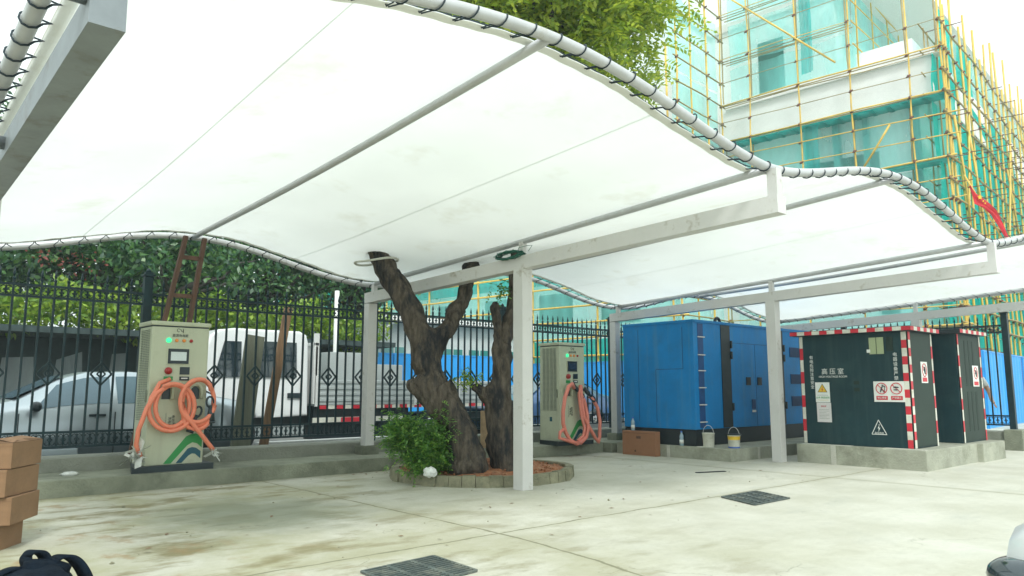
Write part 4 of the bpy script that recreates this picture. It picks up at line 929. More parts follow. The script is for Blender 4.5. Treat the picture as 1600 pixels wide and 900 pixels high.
band([(.06, .05, .24), (.12, .02, .29), (.18, -.02, .275), (.23, -.06, .20), (.26, -.10, .10), (.29, -.13, .02)], .08, 'bagblk', 'strap', bp)
band([(-.22, .0, .18), (-.16, .03, .235), (-.08, .04, .25), (-.02, .03, .22)], .06, 'bagblk', 'strap', bp)
# drains
def drain(label, c, u, v, nu, nv, name='drain_grate'):
    t = thing(name, label, 'drain', (c[0], c[1], 0), 0, 'iron drain grates in the ground'); u = Vector(u + (0,)); v = Vector(v + (0,))
    m = MB(); e = .004; m.add([-u - v + Vector((0, 0, e)), u - v + Vector((0, 0, e)), u + v + Vector((0, 0, e)), -u + v + Vector((0, 0, e))], [(0, 1, 2, 3)]); m.build('pit', 'pit', t)
    m = MB(); z = Vector((0, 0, .010))
    for s in (-1, 1): m.bar(-u + v * s + z, u + v * s + z, .022, .012); m.bar(u * s - v + z, u * s + v + z, .022, .0118)
    for k in range(1, nv): a = -1 + 2 * k / nv; m.bar(-u + v * a + z, u + v * a + z, .016, .0116)
    for k in range(1, nu): a = -1 + 2 * k / nu; m.bar(u * a - v + z, u * a + v + z, .035, .0112)
    m.build('grating', 'grate', t)
drain('large iron drain grate in the foreground at the bottom edge', (2.95, 4.23), (.31, .03), (.02, .27), 3, 12)
drain('small iron drain grate in the pale concrete in front of the transformer', (7.65, 4.54), (.36, .0), (.12, .27), 4, 9)
m = MB()
for (x, y, l_, a) in ((9.52, 6.35, .5, -.35),):
    m.bar((x - l_ / 2 * math.cos(a), y - l_ / 2 * math.sin(a), .006), (x + l_ / 2 * math.cos(a), y + l_ / 2 * math.sin(a), .006), .06, .008)
tag(m.build('drain_slot', 'pit'), 'thin dark slot drain in the concrete in front of the plinths', 'drain')
random.seed(21); m = MB()
for k in range(75):
    x = random.uniform(1.2, 10); y = random.uniform(4, 9.6)
    if (x - PC[0]) ** 2 + (y - PC[1]) ** 2 < 1.8: continue
    s = random.uniform(.004, .012) * (2.2 if random.random() < .12 else 1)
    vs = [Vector((x, y, s * .3)) + Vector((random.uniform(.6, 1.3) * s * a, random.uniform(.6, 1.3) * s * b, random.uniform(.4, .8) * s * c)) for a, b, c in ((1, 0, 0), (0, 1, 0), (-1, 0, 0), (0, -1, 0), (0, 0, 1), (0, 0, -1))]
    m.add(vs, [(0, 1, 4), (1, 2, 4), (2, 3, 4), (3, 0, 4), (1, 0, 5), (2, 1, 5), (3, 2, 5), (0, 3, 5)])
tag(m.build('gravel', 'brick'), kind='stuff')
dl = MB(); random.seed(61)
for k in range(90):
    x = random.uniform(1.3, 10.5); y = random.uniform(4.2, 9.6) if k % 3 else random.uniform(9.3, 9.65); a = random.uniform(0, 6.28); L_ = random.uniform(.02, .045)
    if (x - PC[0]) ** 2 + (y - PC[1]) ** 2 < 1.75: continue
    u = Vector((math.cos(a), math.sin(a), 0)) * L_; v = Vector((-math.sin(a), math.cos(a), 0)) * L_ * .35; c = Vector((x, y, .006))
    dl.add([c - u, c + v + Vector((0, 0, .006)), c + u + Vector((0, 0, .004)), c - v + Vector((0, 0, .001))], [(0, 1, 2, 3)])
tag(dl.build('dry_leaves', 'wood'), kind='stuff')
# ladder leaning on the rear edge pipe
ld = thing('wooden_ladder', 'narrow reddish wooden ladder leaning against the rear canopy edge behind the left charger', 'ladder', (3.05, 10.7, .36))
m = MB(); A0, A1 = (2.87, 10.66, .36), (3.31, 10.38, 3.26); B0, B1 = (3.30, 10.66, .36), (3.56, 10.38, 3.26)
m.bar(A0, A1, .05, .075); m.build('rail', 'woodred', ld, True); m = MB(); m.bar(B0, B1, .05, .075); m.build('rail', 'woodred', ld, True)
for t in (.16, .34, .52, .72, .90):
    m = MB(); m.bar(Vector(A0).lerp(Vector(A1), t), Vector(B0).lerp(Vector(B1), t), .03, .055); m.build('rung', 'woodred', ld, True)
# leaning boards behind the fence, plank on the ground
for lb, a, b, w_, mt in (('wide grey plank leaning behind the fence beside the left charger', (4.62, 11.5, 0.0), (4.86, 11.62, 2.04), .30, 'plank'), ('slim brown timber leaning behind the fence in front of the truck door', (5.02, 11.6, .0), (5.46, 11.75, 2.55), .14, 'wood')):
    m = MB(); m.bar(a, b, w_, .045, up=(0, 1, 0)); tag(m.build('leaning_plank', mt), lb, 'plank')
m = MB(); m.bbox(5.1, 8.3, 11.85, 12.05, .0, .34, .01); tag(m.build('barrier_block', 'whitebd'), 'long white barrier block on the road edge below the truck', 'barrier')
m = MB(); m.bbox(9.6, 15.5, 11.4, 11.6, .0, .46, .01); tag(m.build('barrier_block', 'whitebd'), 'white barrier block behind the fence right of the second charger', 'barrier')
m = MB(); m.bbox(1.2, 2.4, 11.3, 11.42, .1, .42, .01); m.build('tmp', 'silver').name = 'metal_strip'; tag(bpy.data.objects['metal_strip'], 'pale metal strip behind the low wall below the silver car', 'strip')
m = MB(); blob(m, (2.1, 10.2, .205), (.10, .06, .025), 8, .1, sub=2); tag(m.build('plastic_scrap', 'plastic'), 'pale scrap of plastic lying on the kerb left of the charger', 'litter')
bx = thing('orange_crate', 'tan stone-look crate seen between the two trunks', 'crate', (8.5, 9.4, .19))
m = MB(); m.bbox(8.35, 8.75, 9.85, 10.2, .19, .82, .01); m.build('crate_body', M('tan_crate', (.38, .26, .15), .9, var=.25, scale=6), bx, True)

# ------------------------------------------------------------ vehicles
def wheel(par, x, y, z, r, w_, side):
    t = MB(); t.tube([(x, y - w_ / 2, z), (x, y - w_ * .35, z), (x, y + w_ * .35, z), (x, y + w_ / 2, z)], [r * .93, r, r, r * .93], 28); t = t.build('wheel', 'tyre', par)
    m = MB(); yy = y + side * w_ / 2
    m.tube([(x, yy - side * .02, z), (x, yy + side * .005, z)], [r * .66, r * .62], 24)
    m.build('rim', 'rim', t)
    m = MB()
    for k in range(5):
        a = k * 2 * math.pi / 5; m.bar((x, yy + side * .01, z), (x + r * .6 * math.cos(a), yy + side * .01, z + r * .6 * math.sin(a)), .05, .015, up=(0, 1, 0))
    m.build('spokes', 'chrome', t)
def make_car(label, loc, rz, paint, lower, glass, L=4.6, Wd=1.78, H=1.45, group=None, name='parked_car', headlamp='screen'):
    """car along local x, nose at x=0 pointing to -x; built from lofted stations"""
    t = thing(name, label, 'car', loc, rz, group); k = L / 4.6; hw = Wd / 2
    #   x, half width, bottom z, belt z (shoulder), top z, top half width
    S = [(0.0, .60, .42, .55, .60, .50), (.06, .76, .28, .60, .70, .66), (.30, .86, .20, .66, .80, .78), (.80, .89, .18, .74, .90, .80), (1.25, .89, .18, .80, .96, .78), (1.55, .89, .18, .86, 1.05, .72), (2.00, .89, .18, .90, 1.32, .60), (2.35, .89, .18, .92, 1.43, .56), (2.9, .89, .18, .93, 1.45, .55), (3.3, .89, .18, .94, 1.42, .56), (3.75, .89, .18, .95, 1.26, .60), (4.1, .88, .2, .94, 1.07, .68), (4.35, .84, .24, .90, 1.02, .72), (4.55, .74, .30, .80, .98, .66), (4.6, .66, .42, .70, .88, .56)]
    sx, sy, sz = k, hw / .89, H / 1.45
    m = MB(); vs = []; ring = 12
    for x, w_, zb, zs, zt, tw in S:
        prof = [(0, zb), (w_ * .88, zb), (w_ * .985, zb + .1), (w_, (zb + zs) / 2), (w_ * .975, zs), (tw + .03, zt - .04), (tw - .06, zt), (0, zt + .015)]
        full = prof + [(-a, b) for a, b in reversed(prof[1:-1])]; ring = len(full)
        vs += [(x * sx, a * sy, b * sz) for a, b in full]
    fs = []; n = len(S)
    for i in range(n - 1):
        for j in range(ring): fs.append((i * ring + j, i * ring + (j + 1) % ring, (i + 1) * ring + (j + 1) % ring, (i + 1) * ring + j))
    fs.append(tuple(range(ring))); fs.append(tuple((n - 1) * ring + j for j in range(ring - 1, -1, -1)))
    m.add(vs, fs, 0, True)
    for i, (idx, f) in enumerate(zip(range(len(m.f)), m.f)):
        zc = sum(m.v[v][2] for v in f) / len(f)
        if zc < .50 * sz: m.mi[i] = 1
    m.build('body', [paint, lower], t)
    def side_pt(x, f, sg, off=.008):       # f 0 = belt, 1 = roof rail
        xx = x / sx
        for a, b in zip(S, S[1:]):
            if a[0] <= xx <= b[0]:
                u = (xx - a[0]) / (b[0] - a[0]); q = [a[i] + (b[i] - a[i]) * u for i in range(6)]; break
        y0, z0, y1, z1 = q[1] * .975, q[3], q[5] + .03, q[4] - .04
        return (x, sg * (y0 + (y1 - y0) * f + off) * sy, (z0 + (z1 - z0) * f + .003) * sz)
    for sg in (-1, 1):
        for a, b, lo, hi in ((1.72, 2.62, .12, .93), (2.70, 3.40, .10, .93), (3.44, 3.85, .12, .86)):
            m = MB(); pts = []; q = 6
            for i in range(q + 1): pts.append(side_pt((a + (b - a) * i / q) * sx, lo, sg))
            top = [side_pt((max(a, 1.98 if a < 2 else a) + ((b if b < 3.8 else 3.72) - max(a, 1.98 if a < 2 else a)) * i / q) * sx, hi, sg) for i in range(q + 1)]
            m.add(pts + top, [(i, i + 1, q + 2 + i, q + 1 + i) for i in range(q)], 0, True); m.build('side_window', glass, t)
        m = MB(); blob(m, (1.72 * sx, sg * 1.0 * sy, .95 * sz), (.07, .11, .07), 4, .02, sub=2); m.build('mirror', 'blackpl', t)
        for x in (2.35, 3.25): m = MB(); m.bbox(x * sx, (x + .2) * sx, sg * .885 * sy - .015, sg * .885 * sy + .015, .80 * sz, .835 * sz, .008); m.build('door_handle', 'blackpl' if paint != 'carwhite' else 'chrome', t)
        for x in (1.55, 2.66, 3.55): m = MB(); m.box((x) * sx, (x + .012) * sx, sg * .889 * sy - .004, sg * .889 * sy + .004, .24, .86 * sz); m.build('door_gap', 'blackpl', t)
        m = MB(); blob(m, (.17 * sx, sg * .70 * sy, (.64 if headlamp == 'screen' else .545) * sz), (.17, .13, .07), 3, .01, sub=3); m.build('headlight', headlamp, t)
        m = MB(); blob(m, (4.46 * sx, sg * .70 * sy, .80 * sz), (.12, .12, .09), 3, .01, sub=2); m.build('tail_light', 'redlamp', t)
        for x in (.85, 3.65): wheel(t, x * sx, sg * (hw - .09), .31, .31, .2, sg)
        for x in (.85, 3.65):
            m = MB(); m.tube([(x * sx, sg * (hw - .05), .31), (x * sx, sg * (hw + .004), .31)], .37, 28); m.build('wheel_arch', 'blackpl', t)
    def across(x0, z0, x1, z1, w0, w1, nm):
        m = MB(); m.add([(x0 * sx, -w0 * sy, z0 * sz), (x0 * sx, w0 * sy, z0 * sz), (x1 * sx, w1 * sy, z1 * sz), (x1 * sx, -w1 * sy, z1 * sz)], [(0, 1, 2, 3)]); m.build(nm, glass, t)
    across(1.50, 1.065, 2.08, 1.385, .66, .52, 'windscreen'); across(3.55, 1.365, 4.08, 1.105, .53, .60, 'rear_window')
    m = MB(); m.bbox(-.03, .05, -.4 * sy, .4 * sy, .42, .52, .02); m.build('grille', 'blackpl', t)
    m = MB(); m.bbox(-.045, -.03, -.22, .22, .34, .45, .004); m.build('number_plate', 'bluecap', t)
    return t
make_car('silver sedan parked behind the fence at the left, facing left', (0.15, 13.0, 0), 0, 'silver', 'silverdk', 'glass', 4.95, 1.8, 1.46, 'parked cars')
make_car('white car half hidden at the far left edge behind the silver sedan', (-2.4, 16.0, 0), math.pi * 0, 'carwhite', 'carwhite', 'glassdk', 4.5, 1.78, 1.5, 'parked cars')
make_car('dark blue car glimpsed between the right trunk and the second charger', (11.6, 14.6, 0), 0, 'carblue', 'carblue', 'glass', 4.6, 1.8, 1.45, 'parked cars')
make_car('white car whose front corner shows at the lower right corner', (3.93, .96, 0), R(-90), 'carwhite', 'carwhite', 'glassdk', 4.2, 1.75, 1.42, 'parked cars', headlamp='glassdk')
# truck
tk = thing('flatbed_truck', 'white crew-cab truck with silver dropside bed parked behind the fence', 'truck', (7.5, 14.6, 0))
ty0, ty1 = 13.75, 15.6
m = MB()                                        # cab: extruded side outline with rounded corners
prof = [(4.65, .62), (4.62, .95), (4.68, 1.35), (4.95, 2.18), (5.10, 2.29), (5.4, 2.33), (6.70, 2.33), (6.84, 2.26), (6.88, 2.1), (6.88, .68), (6.1, .66), (5.85, .66), (5.75, .9), (5.25, .9), (5.12, .62)]
pr2 = prof
n = len(prof); vs = []
for y, s in ((ty0, 0.0), (ty0 + .0, 0), (ty0 + .05, .0)): pass
rows = [(ty0 + .10, 1.0), (ty0, .985), (ty1, .985), (ty1 - .10, 1.0)]
bm_ = MB(); bm2 = bmesh.new(); f = bm2.faces.new([bm2.verts.new((x, ty0, z)) for x, z in prof]); r_ = bmesh.ops.extrude_face_region(bm2, geom=[f])
for v in [e for e in r_['geom'] if isinstance(e, bmesh.types.BMVert)]: v.co.y = ty1
bm2.edges.ensure_lookup_table(); be = [e for e in bm2.edges if abs(e.verts[0].co.y - e.verts[1].co.y) < .001]
for v in bm2.verts:
    if v.co.z > 1.3: c = (ty0 + ty1) / 2; v.co.y = c + (v.co.y - c) * (1 - .09 * (v.co.z - 1.3))
bmesh.ops.bevel(bm2, geom=be, offset=.045, segments=3, affect='EDGES', profile=.5); bm2.verts.index_update()
m.add([v.co[:] for v in bm2.verts], [[v.index for v in f.verts] for f in bm2.faces]); bm2.free(); m.build('cab', 'carwhite', tk, True)
def sidey(z): return ty0 + (ty1 - ty0) / 2 * .09 * max(0, z - 1.3) - .006
for pts in ([(5.02, 1.42), (5.52, 1.42), (5.52, 2.08), (5.2, 2.08)], [(5.72, 1.42), (6.62, 1.42), (6.62, 2.10), (5.72, 2.10)]):
    m = MB(); m.poly([(x, sidey(z), z) for x, z in pts], (0, .004, 0)); m.build('side_window', 'glassdk', tk, True)
m = MB(); m.add([(4.70, ty0 + .15, 1.42), (4.70, ty1 - .15, 1.42), (4.93, ty1 - .2, 2.12), (4.93, ty0 + .2, 2.12)], [(0, 1, 2, 3)]); m.v = [(a - .012, b, c) for a, b, c in m.v]; m.build('windscreen', 'glassdk', tk, True)
m = MB()
for x in (5.02, 5.60, 6.70): m.box(x, x + .014, ty0 - .004, ty0 + .004, .95 if x == 5.02 else .72, 1.36); 
m.build('door_gap', 'plank', tk, True)
m = MB(); m.bbox(6.44, 6.72, ty0 - .02, ty0 + .01, 1.02, 1.12, .01); m.build('door_handle', 'blackpl', tk, True)
m = MB(); m.bbox(5.55, 5.7, ty0 - .02, ty0 + .01, 1.02, 1.10, .01); m.build('door_handle', 'blackpl', tk, True)
m = MB(); m.bbox(4.6, 11.6, ty0 + .3, ty1 - .3, .50, .66, .01); m.bbox(4.62, 5.15, ty0 + .02, ty1 - .02, .35, .62, .02); m.build('chassis', 'blackpl', tk, True)
for x in (5.5, 9.9):
    for yy, s in ((ty0 + .14, -1), (ty1 - .14, 1)):
        L_ = tk.location; wheel(tk, x - L_.x, yy - L_.y, .36, .36, .24, s)
m = MB(); m.bbox(7.02, 11.7, ty0 + .0, ty0 + .06, .88, 1.38, .008)
for z in (.98, 1.10, 1.22, 1.34): m.bbox(7.04, 11.68, ty0 - .02, ty0 + .002, z - .03, z + .03, .008)
m.box(7.02, 11.7, ty0 + .06, ty1 - .06, .86, .92); m.bbox(7.02, 11.7, ty1 - .06, ty1, .88, 1.38, .008); m.bbox(11.64, 11.7, ty0, ty1, .88, 1.38, .008)
m.build('cargo_bed', 'trucksil', tk, True)
m = MB()
for x in (7.05, 8.2, 9.4, 10.6, 11.66): m.bbox(x - .03, x + .03, ty0 - .03, ty0 + .03, .85, 1.46, .006)
m.build('stake_post', 'whitebd', tk, True)
m = MB(); m.bbox(7.0, 7.06, ty0, ty1, .9, 2.05, .01)
for yy in (ty0 + .03, ty1 - .03, (ty0 + ty1) / 2): m.bbox(6.98, 7.08, yy - .03, yy + .03, .9, 2.3, .006)
m.bbox(6.98, 7.08, ty0, ty1, 2.05, 2.12, .01); m.build('headboard', 'whitebd', tk, True)
m = MB(); m.bbox(7.4, 8.5, ty0 + .15, ty0 + .9, .93, 1.95, .015); m.bbox(8.55, 9.2, ty0 + .2, ty0 + .9, .93, 1.72, .015)
tag(m.build('cargo_crates', 'trucksil'), 'pale grey panels loaded on the truck bed', 'cargo')
m = MB()
for k in range(12): m.box(7.1 + k * .38, 7.1 + k * .38 + .19, ty0 - .012, ty0, .80, .87, 0); m.box(7.1 + k * .38 + .19, 7.1 + (k + 1) * .38, ty0 - .012, ty0, .80, .87, 1)
m.build('reflector_strip', ['red', 'whitetape'], tk, True)
m = MB(); m.bbox(7.0, 9.2, ty0 + .02, ty0 + .05, .50, .63, .006, 1); 
for k in range(3): m.box(7.62 + k * .28, 7.62 + k * .28 + .24, ty0 + .012, ty0 + .02, .505, .625, 0)
m.build('side_guard', ['red', 'whitetape'], tk, True)
m = MB(); m.box(7.05, 9.3, ty0 + .1, ty0 + .5, .2, .86); m.build('tool_box', 'blackpl', tk, True)
m = MB(); m.tube([(4.75, ty0 + .1, 1.9), (4.6, ty0 - .12, 1.9), (4.6, ty0 - .12, 1.6)], .015, 6); m.bbox(4.55, 4.62, ty0 - .22, ty0 - .06, 1.45, 1.85, .02); m.build('mirror', 'blackpl', tk, True)

# ------------------------------------------------------------ across the road: hedge, shed wall, trees
hd = thing('hedge', 'bright green clipped hedge on top of the dark shelter across the road', 'hedge', (4, 19.6, 0))
rng_ = np.random.default_rng(8)
n = 15000; p = np.stack([rng_.uniform(-6, 12.2, n), 19.0 + rng_.uniform(0, 1.6, n) ** 1.0, 2.55 + rng_.uniform(0, 1, n) * .95], 1)
p[:, 2] += 0.14 * np.sin(p[:, 0] * 2.1) + 0.10 * np.sin(p[:, 0] * 5.3 + 1) + .06 * np.sin(p[:, 0] * 11)
leaves_mesh('foliage', p - np.array([4, 19.6, 0]), .17, .085, 'leafhedge', hd, 8, .2)
sd_ = thing('roadside_shelter', 'dark low shelter with pale wall panels under the hedge', 'shelter', (4, 20, 0))
m = MB(); m.box(-6, 12.2, 18.9, 20.8, 2.42, 2.56); m.build('roof', 'sheddk', sd_, True)
m = MB(); m.box(-6, 12.2, 20.75, 20.9, 0, 2.42); m.build('wall', 'sheddk', sd_, True)
random.seed(31)
for (x, a, z0, z1) in ((2.6, .8, .6, 1.95), (3.7, .7, 1.0, 2.1), (4.9, .5, .9, 2.1), (5.7, 1.4, .6, 1.5), (7.6, 1.0, .7, 2.0), (9.2, 1.2, .5, 1.9), (.8, .9, .6, 1.7)):
    m = MB(); m.poly([(x, 20.73, z0), (x + a, 20.73, z0 + random.uniform(-.1, .1)), (x + a * .9, 20.73, z1), (x + .1, 20.73, z1 - random.uniform(0, .3))], (0, .02, 0)); m.build('wall_panel', 'shed', sd_, True)
for x in (-2, 1.9, 5.2, 8.5, 11.6): m = MB(); m.bbox(x - .06, x + .06, 19.0, 19.12, 0, 2.42, .01); m.build('post', 'sheddk', sd_, True)
m = MB(); m.bbox(6.45, 6.95, 19.6, 19.65, 1.35, 2.1, .01); tag(m.build('tarp', 'bluesign'), 'small blue tarp hanging in the dark shelter across the road', 'tarp')
m = MB(); m.bbox(-5, 12, 17.9, 18.2, 0, .75, .01); m.build('low_parapet', 'shed').name = 'parapet_wall'; tag(bpy.data.objects['parapet_wall'], 'grey low parapet wall along the far side of the road', 'wall')
def bg_tree(label, x, y, trunk_h, c, rad, seed, mat='leafdark', n_cl=110, per=95, lean=0.0, leaf=(.20, .10), cr=.42):
    t = thing('street_tree', label, 'tree', (x, y, 0), 0, 'trees across the road'); random.seed(seed); m = MB()
    top = Vector((x + lean, y, trunk_h)); limb(m, (x, y, 0), tuple(top), .24, .16, 7, .015, 9)
    pos, cl = clumps(n_cl, per, c, rad, cr, seed, .35, .7)
    for q in cl[::5]: limb(m, tuple(top), tuple(q), .09, .02, 5, .05, 5)
    m.build('trunk', 'barkdark', t, True)
    leaves_mesh('crown', pos - np.array([x, y, 0]), leaf[0], leaf[1], mat, t, seed, .5)
    return t
bg_tree('dark dense tree at the far left across the road', 0.5, 22.5, 3.6, (0.8, 22.8, 5.6), (3.6, 2.2, 2.6), 41)
bg_tree('dark tree with reddish blossom across the road above the silver car', 5.4, 22.0, 3.6, (5.2, 22.4, 5.3), (3.4, 2.2, 2.6), 42)
bg_tree('leafy tree across the road behind the wooden ladder', 9.4, 22.5, 3.5, (9.4, 22.6, 5.3), (3.3, 2.2, 2.7), 43)
bg_tree('rounded dark tree across the road behind the truck', 12.8, 22.8, 3.2, (12.7, 22.9, 5.6), (2.5, 2.2, 2.0), 44)
bg_tree('tall tree standing behind the other trees across the road at left', 3.0, 26.5, 5, (3.0, 26.5, 6.3), (4.5, 2.0, 4.2), 45)
bg_tree('tall tree standing behind the other trees across the road above the truck cab', 9.5, 27.0, 5, (9.0, 27, 6.3), (5, 2.0, 4.2), 46)
bg_tree('leaning tree at the edge of the shelter, its crown drooping over the hedge', 7.0, 20.2, 3.6, (6.3, 20.0, 4.5), (2.3, 1.2, .9), 47, lean=-.8, n_cl=40, per=60, leaf=(.2, .1), cr=.35)
bl = bpy.data.objects['street_tree.001']
pos, cl = clumps(5, 16, (3.9, 20.0, 4.25), (.8, .5, .35), .12, 51)
leaves_mesh('blossom', pos - np.array(bl.location), .09, .06, 'flower', bl, 9, .2)
# pale house with teal windows behind the truck
hs = thing('small_house', 'pale low house with arched awnings and teal windows behind the truck', 'house', (17, 27, 0))
m = MB(); m.box(12.5, 24, 26, 32, 0, 3.9); m.build('wall', 'house', hs, True); m = MB(); m.box(12.2, 24.3, 25.6, 32.3, 3.9, 4.15); m.build('roof', 'slab', hs, True)
for k in range(7):
    x = 13.1 + k * 1.5; m = MB(); m.bbox(x, x + 1.1, 25.93, 26.0, 1.2, 2.9, .02); f = m.build('window', 'winteal', hs, True)
    m = MB(); m.box(x + .53, x + .57, 25.90, 25.93, 1.2, 2.9); m.box(x, x + 1.1, 25.90, 25.93, 2.0, 2.05); m.v = [(a - 17, b - 27, c) for a, b, c in m.v]; m.build('frame', 'whitebd', f)
    if k < 3: m = MB(); m.tube([(x + .55 + .75 * math.cos(a), 25.5, 3.3 + .6 * math.sin(a)) for a in [j * math.pi / 10 for j in range(11)]], .05, 6); m.build('awning_arch', 'whitebd', hs, True)
pt = thing('utility_pole', 'slim white pole behind the truck bed', 'pole', (9.3, 17.2, 0)); m = MB(); m.tube([(9.3, 17.2, 0), (9.3, 17.2, 3.7)], .06, 10); m.build('shaft', 'whitebd', pt, True)
sk = thing('street_sign', 'small teal roadside sign board with pale posts behind the truck bed', 'sign', (12.2, 20.5, 0)); m = MB(); m.bbox(11.9, 12.6, 20.5, 20.55, 2.2, 2.9, .01); m.build('board', 'winteal', sk, True); m = MB(); m.tube([(12.25, 20.58, 0), (12.25, 20.58, 2.9)], .04, 8); m.build('post', 'whitebd', sk, True)

# ------------------------------------------------------------ building under construction with scaffold (local axes turned 5 degrees)
BO = Vector((31.29, 9.62, 0)); BR = R(5)
def bthing(name, label, cat): return thing(name, label, cat, BO, BR)
bld = bthing('unfinished_building', 'pale multi-storey concrete building behind bamboo scaffolding', 'building')
LV = [0, 3.5, 6.95, 10.1, 12.8, 15.4]; LL = 9.4; off = 1.3
m = MB(); m.box(off, 34, off, LL + 1.2, 0, 15.9); m.box(off, 26, 4.4, LL + 1.2, 15.9, 24); m.box(off - 4.2, 30, LL + 1.2, 46, 0, 24); m.build('wall', 'bwall', bld)
m = MB()
for z, h in ((3.1, .5), (6.9, .5), (19.0, .4)): m.box(off - .15, 34, off - .15, LL + 1.05, z, z + h); m.box(off - 4.35, 30, LL + 1.05, 46, z, z + h)
m.box(off - .85, 34, off - .85, LL + .4, 13.0, 14.95); m.box(off - 5.0, off - .86, LL + .42, 46, 13.0, 14.95)
m.build('floor_slab', 'slab', bld)
def bwin(y0, y1, z0, z1, x=off):
    m = MB(); m.box(x - .03, x + .1, y0, y1, z0, z1); m.build('window_opening', 'opening', bld)
bwin(6.8, 8.05, 15.0, 17.85); bwin(2.9, 5.9, 9.9, 11.3); bwin(1.2 + off, 3.2, 4.3, 6.0); bwin(4.5, 7.5, 4.4, 6.1); bwin(1.7, 3.4, 1, 2.8)
for k in range(8): bwin(LL + 3 + k * 4, LL + 5.2 + k * 4, 4.3, 6.0, off - 4.2)
for k in range(8): bwin(LL + 3 + k * 4, LL + 5.2 + k * 4, 1.0, 2.7, off - 4.2)
for k in range(7):
    for z in (4.2, 8.0, 12.9):
        m = MB(); m.box(3 + k * 4, 5.3 + k * 4, off - .03, off + .1, z, z + 1.7); m.build('window_opening', 'opening', bld)
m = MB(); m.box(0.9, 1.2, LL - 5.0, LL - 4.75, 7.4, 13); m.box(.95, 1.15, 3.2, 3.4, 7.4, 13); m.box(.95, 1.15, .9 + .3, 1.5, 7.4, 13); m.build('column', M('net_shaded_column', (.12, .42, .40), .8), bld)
# scaffold
sca = bthing('bamboo_scaffold', 'bamboo pole scaffolding with teal safety netting round the unfinished building', 'scaffold')
random.seed(77)
def pole(p, q, r=.045, mat='bamboo', name='bamboo_pole', n=6):
    p = Vector(p); q = Vector(q); m = MB(); d = q - p; k = max(2, int(d.length / 2.5)); pts = []
    for i in range(k + 1):
        pts.append(p + d * i / k + Vector([random.uniform(-.06, .06) for _ in range(3)]) * (0 < i < k))
    m.tube(pts, [r * random.uniform(.85, 1.1) for _ in pts], n); return m
ties = MB()
def knot(x, y, z, s=.085):
    ties.tube([(x - s, y, z - s * .7), (x, y, z + random.uniform(-.02, .02)), (x + s * .8, y + .03, z + s * .8)], [.035, s * .75, .03], 5)
    ties.tube([(x, y - s, z + s * .5), (x, y + s, z - s * .5)], .035, 5)
zs = [.9, 1.8, 2.7, 3.6, 4.3, 5.1, 6.0, 6.9, 7.7, 8.46, 9.3, 10.19, 11.1, 12.0, 12.85, 13.75, 14.65, 15.8, 16.9]
zhi = [18.0, 19.2, 20.4, 21.6]
heavy = {3.6, 6.9, 10.19, 12.85, 14.65, 16.9, 19.2}
ystd = [0, 1.2, 3.45, 5.7, 8.0, 9.4]
for y in ystd:                                           # left face outer standards
    pole((0, y, 0), (0 + random.uniform(-.1, .1), y, (17.2 if y < 3 else 23) + random.uniform(0, 1.5)), .036).build('bamboo_pole', 'bamboo', sca)
    pole((.85, y + .3, 0), (.85, y + .3, (17.0 if y < 3 else 22) + random.uniform(0, 1.5)), .035).build('bamboo_pole', 'bamboog', sca)
for z in zs + zhi:
    e = random.uniform(.2, .6) if z < 16 else -3.2
    pole((-.06, -e, z + random.uniform(-.12, .05)), (-.06, LL + .1, z + random.uniform(-.05, .12)), .034 if z in heavy and z < 15 else .024 if z < 13 else .017).build('bamboo_pole', 'bamboo' if z < 13 or z in heavy else 'bamboog', sca)
    if z in heavy:
        for dx in (.1, .35, .6): pole((dx, -.2 if z < 16 else 3.4, z - .03), (dx, LL, z + .02), .024).build('bamboo_pole', 'bamboog', sca)
        dk = MB(); y0_ = 0 if z < 16 else 3.4; dk.box(.02, .85, y0_, LL, z - .10, z - .07)
        for k in range(14): dk.box(.02, .85, y0_ + k * (LL - y0_) / 14, y0_ + k * (LL - y0_) / 14 + .18, z - .13, z - .10)
        if z == 12.85: dk.build('platform', 'netfold', sca)
        elif z == 10.19:
            dk = MB(); dk.box(.02, .85, 0, 3.4, z - .10, z - .07); dk.build('platform', 'netfold', sca)
        elif z == 14.65:
            dk = MB(); dk.box(.3, .8, 0, LL, z - .08, z - .06); dk.build('platform', 'slab', sca)
    for y in ystd:
        if z < 16 or y > 3: knot(-.05, y, z)
# wing on the left, in front of the main left face
wy = LL; wx = -4.2
for x in (-4.2, -2.8, -1.4): pole((x, wy, 0), (x, wy, 22.5 + random.uniform(0, 1)), .05).build('bamboo_pole', 'bamboo', sca)
for z in zs + zhi:
    pole((wx - .3, wy - .06, z), (.2, wy - .06, z - .05), .036).build('bamboo_pole', 'bamboog', sca); knot(-1.4, wy - .06, z); knot(-4.2, wy - .06, z)
for k in range(8): pole((wx, wy + .5 + k * 4, 0), (wx, wy + .5 + k * 4, 16.5), .055).build('bamboo_pole', 'bamboo', sca)
for z in zs[:11]: pole((wx - .05, wy - .3, z), (wx - .05, wy + 32, z + random.uniform(-.1, .1)), .05).build('bamboo_pole', 'bamboo', sca)
